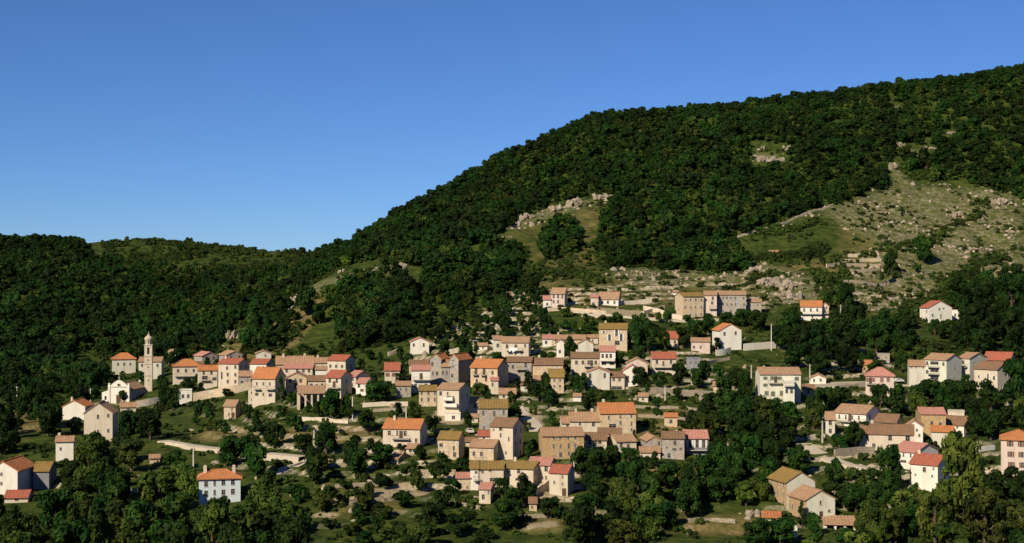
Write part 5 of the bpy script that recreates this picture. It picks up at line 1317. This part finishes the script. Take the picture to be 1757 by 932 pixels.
NUM = ['one', 'two', 'three', 'four', 'five', 'six', 'seven', 'eight', 'nine', 'ten', 'eleven', 'twelve', 'thirteen', 'fourteen', 'fifteen', 'sixteen', 'seventeen', 'eighteen', 'nineteen', 'twenty']
ORD = ['leftmost', 'second', 'third', 'fourth', 'fifth', 'sixth', 'seventh', 'eighth', 'ninth', 'tenth', 'eleventh', 'twelfth', 'thirteenth', 'fourteenth', 'fifteenth', 'sixteenth', 'seventeenth', 'eighteenth', 'nineteenth', 'twentieth']
seen_labels = set()
for key, li in fam.items():
    size, kd, rel, ref = key
    li.sort(key=lambda t_: t_[1][4])
    for i, t_ in enumerate(li):
        kd_ = kd if i >= 0 else kd
        if len(li) == 1: s_ = f'{size} {kd} {rel} ' + clip(ref, 8)
        elif i == len(li) - 1: s_ = f'rightmost of {NUM[min(len(li), 20) - 1]} {size} {kd}s {rel} ' + clip(ref, 6)
        elif i == 0: s_ = f'leftmost of {NUM[min(len(li), 20) - 1]} {size} {kd}s {rel} ' + clip(ref, 6)
        else: s_ = f'{ORD[min(i, 19)]} from left of {NUM[min(len(li), 20) - 1]} {size} {kd}s {rel} ' + clip(ref, 5)
        s_ = s_.replace('dark round broadleaf', 'dark round').replace('olive green broadleaf', 'olive green')
        k_ = 6
        while s_ in seen_labels and k_ < 12: s_ = s_[:s_.index(rel) + len(rel) + 1] + clip(ref, k_); k_ += 1
        c_ = 9
        while len(s_.split()) > 16 and c_ > 2:
            c_ -= 1; s_ = s_[:s_.index(rel) + len(rel) + 1] + clip(ref, c_)
        seen_labels.add(s_)
        tag(t_[0], s_, 'tree', 'trees around the village')

# ---- far woods and scrub: too many to count, one instanced mass each
def scatter(name, pts, protos, label, kind='stuff'):
    """pts: rows x, y, z, width scale, height scale, turn, prototype"""
    P = np.array(pts, np.float32)
    me = bpy.data.meshes.new(name); me.vertices.add(len(P)); me.vertices.foreach_set('co', P[:, :3].ravel())
    a = me.attributes.new('size', 'FLOAT_VECTOR', 'POINT'); a.data.foreach_set('vector', P[:, [3, 3, 4]].ravel())
    r_ = np.zeros((len(P), 3), np.float32); r_[:, 2] = P[:, 5]
    a = me.attributes.new('turn', 'FLOAT_VECTOR', 'POINT'); a.data.foreach_set('vector', r_.ravel())
    a = me.attributes.new('pick', 'INT', 'POINT'); a.data.foreach_set('value', P[:, 6].astype(np.int32))
    o = put(name, me); tag(o, label, kind=kind)
    g = bpy.data.node_groups.new(name, 'GeometryNodeTree')
    g.interface.new_socket('Geometry', in_out='INPUT', socket_type='NodeSocketGeometry'); g.interface.new_socket('Geometry', in_out='OUTPUT', socket_type='NodeSocketGeometry')
    N = g.nodes; gi = N.new('NodeGroupInput'); go = N.new('NodeGroupOutput')
    ip = N.new('GeometryNodeInstanceOnPoints'); jn = N.new('GeometryNodeJoinGeometry')
    for pr in reversed(protos):
        oi = N.new('GeometryNodeObjectInfo'); oi.inputs['Object'].default_value = pr; oi.inputs['As Instance'].default_value = True; oi.transform_space = 'ORIGINAL'
        g.links.new(oi.outputs['Geometry'], jn.inputs[0])
    def at(nm, ty):
        q = N.new('GeometryNodeInputNamedAttribute'); q.data_type = ty; q.inputs['Name'].default_value = nm; return q.outputs[0]
    g.links.new(gi.outputs[0], ip.inputs['Points']); g.links.new(jn.outputs[0], ip.inputs['Instance'])
    ip.inputs['Pick Instance'].default_value = True
    g.links.new(at('pick', 'INT'), ip.inputs['Instance Index']); g.links.new(at('size', 'FLOAT_VECTOR'), ip.inputs['Scale']); g.links.new(at('turn', 'FLOAT_VECTOR'), ip.inputs['Rotation'])
    g.links.new(ip.outputs[0], go.inputs[0])
    md = o.modifiers.new('scatter', 'NODES'); md.node_group = g
    return o

FR = [(505, 440), (545, 400), (700, 320), (930, 180), (1757, 60), (2100, 20), (2100, 330), (1757, 345), (1700, 325), (1640, 310), (1562, 308), (1548, 266), (1528, 278), (1520, 326), (1400, 360), (1330, 385), (1262, 407),
      (1285, 470), (1170, 468), (1100, 458), (1035, 460), (1030, 420), (1052, 352), (1040, 333), (950, 350), (880, 383), (835, 415), (700, 462), (680, 448), (590, 470), (520, 505), (495, 490)]
FS = [(562, 502), (600, 478), (680, 472), (705, 500), (715, 560), (700, 602), (640, 602), (596, 600), (578, 560)]
FM = [(735, 450), (800, 428), (850, 420), (905, 430), (890, 470), (865, 505), (770, 515), (735, 508)]
FI = [(932, 392), (960, 378), (988, 402), (984, 440), (932, 450)]
FI2 = [(1560, 250), (1610, 258), (1612, 300), (1565, 306)]
FK = [(426, 562), (470, 535), (502, 545), (490, 580), (455, 608), (428, 608)]
FL = [(-500, 395), (160, 408), (200, 432), (330, 446), (530, 452), (548, 478), (500, 520), (405, 570), (380, 596), (300, 625), (190, 615), (120, 592), (105, 640), (185, 655), (100, 690), (-500, 690)]
GAPS = [[(1286, 242), (1362, 250), (1350, 300), (1290, 290)], [(1526, 176), (1552, 178), (1552, 198), (1526, 198)], [(1534, 244), (1616, 254), (1612, 278), (1534, 266)], [(1580, 122), (1612, 122), (1612, 130), (1580, 130)],
        [(1618, 220), (1646, 222), (1644, 242), (1620, 240)], [(938, 264), (948, 264), (946, 280), (938, 280)], [(1105, 372), (1118, 372), (1118, 398), (1100, 398)], [(560, 466), (640, 462), (690, 455), (690, 470), (560, 484)]]
rn = np.random.default_rng(5)
def candidates(n, dmin, dmax, pmin=-260, pmax=2020):
    d = np.sqrt(rn.uniform(dmin ** 2, dmax ** 2, n)); u = rn.uniform(pmin, pmax, n); x = (u - CX) / F * d
    z = zt(x, d); a, b = px_of(x, d, z); return x, d, z, a, b
def thin(x, y, r, taken=None):
    """keep points at least r apart (grid hash)"""
    g = {}; keep = []
    for i in range(len(x)):
        c = (int(x[i] // r), int(y[i] // r)); ok = True
        for p in (-1, 0, 1):
            for q in (-1, 0, 1):
                for j in g.get((c[0] + p, c[1] + q), ()):
                    if (x[i] - x[j]) ** 2 + (y[i] - y[j]) ** 2 < r * r: ok = False; break
                if not ok: break
            if not ok: break
        if ok: g.setdefault(c, []).append(i); keep.append(i)
    return np.array(keep, int)
x, d, z, a, b = candidates(95000, 560, 1330)
ok = np.zeros(len(x), bool)
for P_ in (FR, FS, FM, FI, FI2, FK, FL): ok |= inpoly(a, b, P_)
for P_ in GAPS: ok &= ~inpoly(a, b, P_)
ok &= ~(inpoly(a, b, [(368, 606), (380, 575), (430, 540), (500, 500), (570, 462), (690, 436), (704, 470), (620, 484), (560, 505), (505, 548), (470, 530), (440, 562), (400, 606)]) & (d < 770))
ok |= (d > 1010) & (a > 900) & (b < 260)
ok &= ~((fbm(x / 22, d / 22, 61, 3) > .36) & (d < 1000))
# grassy ridge on the left keeps a few scattered trees only
rid = inpoly(a, b, [(150, 380), (545, 390), (545, 480), (440, 478), (330, 468), (180, 452), (140, 425)]) & (d > 900)
ok = (ok & ~rid) | (rid & (rn.random(len(x)) < .005))
x, d, z = x[ok], d[ok], z[ok]
k_ = thin(x, d, 4.1); x, d, z = x[k_], d[k_], z[k_]
n_ = len(x)
wv = 2.2 + 3.4 * rn.random(n_) ** 1.6 * np.where(d < 780, 1.3, np.where(d > 960, .84, np.where(rn.random(n_) < .12, 1.3, 1))) * (1 + .25 * fbm(x / 30, d / 30, 71, 2))
wood = np.stack([x, d, z - .4, wv, wv * rn.uniform(.75, 1.05, n_), rn.uniform(0, 6.28, n_), np.where(rn.random(n_) < .8, rn.integers(0, 4, n_), rn.integers(4, 6, n_))], 1)
extra = [(q[0], q[1], float(zt(q[0], q[1])) + .1, q[2] / 2, q[3] / 1.85, RT.uniform(0, 6.28), RT.randrange(4) if q[4] == 'near' else 4 + RT.randrange(2)) for q in REST]
def proto(src, i):
    if (src, i) in PROTO: return PROTO[(src, i)]
    # swap one planted tree over to this crown so that it can serve as the source
    for (o, dsc, x_, y_) in objs:
        c = [q for q in o.children if q.name.startswith('crown')][0]
        fam_ = {'far': 'near', 'faro': 'olive'}[src]
        if o.name.startswith('broadleaf') and c not in PROTO.values() and c.data.name.startswith('crown') and dsc[1] == KIND[fam_][0]:
            c.data = CR[src][i]; PROTO[(src, i)] = c; return c
PR = [proto('far', i) for i in range(4)] + [proto('faro', i) for i in range(2)]
scatter('wood', list(wood) + extra, PR, 'dense dark wood covering the hills above the village')

# bushes that line the gullies of the scree
LINES = [([(1700, 345), (1650, 385), (1600, 415), (1550, 425), (1490, 438)], 1.7, 70), ([(1720, 440), (1650, 480), (1590, 520), (1540, 560)], 2.1, 110), ([(1700, 470), (1640, 500), (1600, 545)], 1.9, 60), ([(1420, 425), (1380, 440), (1300, 445)], 2.0, 60), ([(1400, 470), (1440, 500), (1430, 525)], 2.2, 50),
         ([(1440, 440), (1442, 480), (1400, 485)], 1.9, 36), ([(870, 460), (960, 470), (1030, 478)], 1.8, 60), ([(880, 440), (920, 470), (860, 500)], 2.0, 50), ([(1300, 400), (1360, 395), (1400, 380)], 1.7, 50), ([(520, 555), (480, 590), (450, 605)], 2.0, 30), ([(1530, 620), (1600, 600), (1680, 610)], 2.2, 50), ([(1240, 500), (1300, 480), (1330, 470)], 1.6, 30), ([(1560, 300), (1640, 305)], 2.2, 40)]
LB = []
for (pl, sz, n) in LINES:
    Q = [hit(*q) for q in pl]
    for _ in range(n * 2):
        i = RT.randrange(len(Q) - 1); p = Q[i].lerp(Q[i + 1], RT.random()); xx, dd = p.x + RT.gauss(0, 2.0), p.y + RT.gauss(0, 3.0); q_ = sz * RT.uniform(.6, 1.6)
        LB.append((xx, dd, float(zt(xx, dd)) - .2, q_, q_ * RT.uniform(.7, 1.2), RT.uniform(0, 6.28), RT.randrange(3)))
# one low shrub of each shape stands as a plant of its own; the scrub repeats them
SHR = []
def off_road(x, y, gap=.6):
    ok = np.ones(len(x), bool)
    for A, w_ in ROADS:
        for p_ in A: ok &= (x - p_[0]) ** 2 + (y - p_[1]) ** 2 > (w_ / 2 + gap) ** 2
    return ok
for i, (px, py, w, lab) in enumerate([(602, 850, 3.0, 'round low shrub on the dry field at lower centre left'), (1150, 712, 2.2, 'round low shrub between the rubble walls right of centre'), (690, 866, 3.2, 'olive green shrub in the field left of the small gabled house')]):
    p = hit(px, py); o = put('shrub', CR['shrub'][i]); o.location = p; o.scale = (w / 2, w / 2, w / 2.2); tag(o, lab, 'shrub'); SHR.append(o)
x, d, z, a, b = candidates(30000, 300, 900, -60, 1820)
onv = inpoly(a, b, TERR)
scr = inpoly(a, b, ROCK[0]) | inpoly(a, b, DRY[11])
ok = (b < 1000) & (fbm(x / 25, d / 25, 81, 3) + fbm(x / 8, d / 8, 82, 2) * .8 > np.where(scr, -.02, np.where(onv, -.03, .0))) & (rn.random(len(x)) < np.where(scr, .45, .55))
ok &= np.array([True if (not q or clear_of_houses(xx, dd, .6)) else False for q, xx, dd in zip(ok, x, d)])
ok &= off_road(x, d, 1.2)
x, d, z = x[ok], d[ok], z[ok]; k_ = thin(x, d, 1.5); x, d, z = x[k_], d[k_], z[k_]; n_ = len(x)
x2, d2, z2, a2, b2 = candidates(40000, 900, 1130, 100, 600)
o2 = inpoly(a2, b2, [(150, 380), (545, 390), (548, 470), (330, 460), (190, 450)]) & (rn.random(len(x2)) < np.clip(-.05 + 2.4 * fbm(x2 / 30, d2 / 30, 95, 3), .03, 1))
x, d, z = np.concatenate([x, x2[o2]]), np.concatenate([d, d2[o2]]), np.concatenate([z, z2[o2]]); n_ = len(x)
wv = rn.uniform(.45, 1.5, n_) * np.where(rn.random(n_) < .15, 1.5, 1) * np.where(d > 900, 1.5, np.where(d > 620, 1.15, 1.0))
scatter('scrub', list(np.stack([x, d, z - .1, wv, wv * rn.uniform(.7, 1.2, n_), rn.uniform(0, 6.28, n_), rn.integers(0, 3, n_)], 1)) + LB, SHR, 'low scrub and bushes scattered over the terraces and slopes')

# ---- rocks
def rock_mesh(seed, sub=2):
    bm_ = bmesh.new(); bmesh.ops.create_icosphere(bm_, subdivisions=sub, radius=1); r = random.Random(seed)
    cuts = [(Vector((r.gauss(0, 1), r.gauss(0, 1), r.gauss(0, .8))).normalized(), r.uniform(.32, .75)) for _ in range(11)]
    for v in bm_.verts:
        for nrm, dd in cuts:
            e = v.co.dot(nrm) - dd
            if e > 0: v.co -= nrm * e
        v.co *= r.uniform(.90, 1.06); v.co.z *= .8
    me = bpy.data.meshes.new('rock'); bm_.to_mesh(me); bm_.free(); me.materials.append(M['rock']); return me
RKM = [rock_mesh(i, 2) for i in range(7)]
def crag(label, px, py, w, h, n=6):
    p = hit(px, py); k = F / p.y; rng = random.Random(label)
    o = bpy.data.objects.new('rock_outcrop', None); COL.objects.link(o); o.location = p; tag(o, label, 'rock outcrop', 'crags on the hillside')
    flat = h < w * .35
    for i in range(int(n * 2.2)):
        q = put('rock', RKM[rng.randrange(7)], o)
        e = rng.uniform(-.5, .5)
        q.location = (e * w / k, rng.uniform(-2, 2), rng.uniform(-.1, .38) * h / k * (1 - abs(e)))
        s_ = rng.uniform(.2, .46) * min(w, h * 1.5) * (1.0 if flat else 1.35) / k * .62
        q.scale = (s_ * rng.uniform(.8, 1.6), s_ * rng.uniform(.7, 1.2), s_ * (rng.uniform(.5, .9) if flat else rng.uniform(.9, 2.0))); q.rotation_euler = (rng.uniform(-.35, .35), rng.uniform(-.35, .35), rng.uniform(0, 6))
for a in [('pale crag in the upper wood, left piece', 1296, 271, 10, 12), ('long pale crag in the middle of the upper wood', 1322, 277, 34, 14, 9), ('pale crag right in the upper wood', 1352, 258, 14, 14), ('thin pale crag high among the trees', 1310, 255, 8, 14, 4),
          ('small white rock near the right skyline', 1538, 187, 14, 8, 4), ('pale rocks above the scree, left', 1545, 250, 16, 10), ('pale rocks above the scree, right', 1590, 256, 30, 10, 7), ('two pale rocks in the right wood', 1632, 230, 18, 7, 4),
          ('pale crag at the top of the scree', 1535, 290, 18, 20, 7), ('pale crag at the top right of the grassy hollow', 1035, 342, 28, 14, 8), ('pale crag at the top of the grassy hollow', 985, 352, 26, 16, 8), ('pale crag on the left edge of the grassy hollow', 952, 362, 18, 18, 7), ('lower left crag of the grassy hollow', 905, 376, 26, 12, 7),
          ('broken pale rocks at the left foot of the grassy hollow', 860, 408, 40, 10, 8), ('small pale crag on the spur crest', 684, 460, 20, 14, 6), ('small crag lower on the spur crest', 585, 468, 10, 8, 4), ('crag ridge on the spur above the west end', 400, 580, 26, 22, 8), ('crags on the spur crest, middle', 440, 548, 22, 14, 7), ('crags high on the spur crest', 500, 516, 20, 10, 5), ('crag pinnacle at the foot of the spur', 384, 586, 9, 18, 4),
          ('small pale crag in the wood right of the hollow', 1120, 330, 14, 10, 4), ('pale boulders above the long upper stone row', 1160, 466, 40, 10, 8), ('pale boulders left above the long upper stone row', 1085, 468, 44, 8, 8), ('boulder field above the orange long balcony house', 1330, 492, 60, 24, 12), ('boulders left of the orange long balcony house', 1350, 512, 44, 20, 10), ('boulders on the open slope above the long upper row', 1295, 470, 36, 16, 8),
          ('boulder on the scree edge, right', 1640, 372, 20, 10, 5), ('long ledge of boulders across the scree', 1540, 428, 60, 8, 9), ('ledge of boulders at the top of the scree', 1600, 318, 80, 8, 10), ('boulders at the right edge of the scree', 1720, 350, 40, 14, 8), ('boulders low on the scree', 1600, 500, 50, 12, 8), ('boulders in the middle of the scree', 1680, 430, 40, 12, 8),
          ('rubble heap left of the tall farmhouse', 1295, 884, 30, 12, 8), ('rubble slope right of the ruined stone house', 1215, 686, 30, 12, 8), ('pale boulder in the dry field bottom left of centre', 552, 886, 40, 9, 7)]:
    crag(*a)
ico = np.array([(0, 0, 1), (.89, 0, .45), (.28, .85, .45), (-.72, .53, .45), (-.72, -.53, .45), (.28, -.85, .45), (.72, .53, -.45), (-.28, .85, -.45), (-.89, 0, -.45), (-.28, -.85, -.45), (.72, -.53, -.45)])
icf = np.array([(0, 1, 2), (0, 2, 3), (0, 3, 4), (0, 4, 5), (0, 5, 1), (1, 6, 2), (2, 7, 3), (3, 8, 4), (4, 9, 5), (5, 10, 1), (6, 7, 2), (7, 8, 3), (8, 9, 4), (9, 10, 5), (10, 6, 1)])
x, d, z, a, b = candidates(60000, 330, 1000, 300, 1850)
pr = np.zeros(len(x))
for P_ in ROCK: pr = np.maximum(pr, inpoly(a, b, P_) * .8)
pr = np.maximum(pr, inpoly(a, b, TERR) * (d < 660) * .07)
ok = off_road(x, d) & (rn.random(len(x)) < pr * np.clip(5 * fbm(x / 24, d / 14, 91, 4) + .15, 0.12, 1))
x, d, z = x[ok], d[ok], z[ok]; n_ = len(x)
s_ = (.22 + rn.random(n_) ** 4 * 1.3)[:, None, None]
V = ico[None] * s_ * rn.uniform(.65, 1.3, (n_, 11, 1)) * np.array([1, 1, .75]) * rn.uniform(.7, 1.5, (n_, 1, 3)) + np.stack([x, d, z], -1)[:, None]
Fc = (icf[None] + 11 * np.arange(n_)[:, None, None]).reshape(-1, 3)
ro = put('loose_rocks', npmesh('loose_rocks', V.reshape(-1, 3), Fc, 3, M['rock'])); tag(ro, 'pale loose rocks strewn over the scree and terraces', kind='stuff')
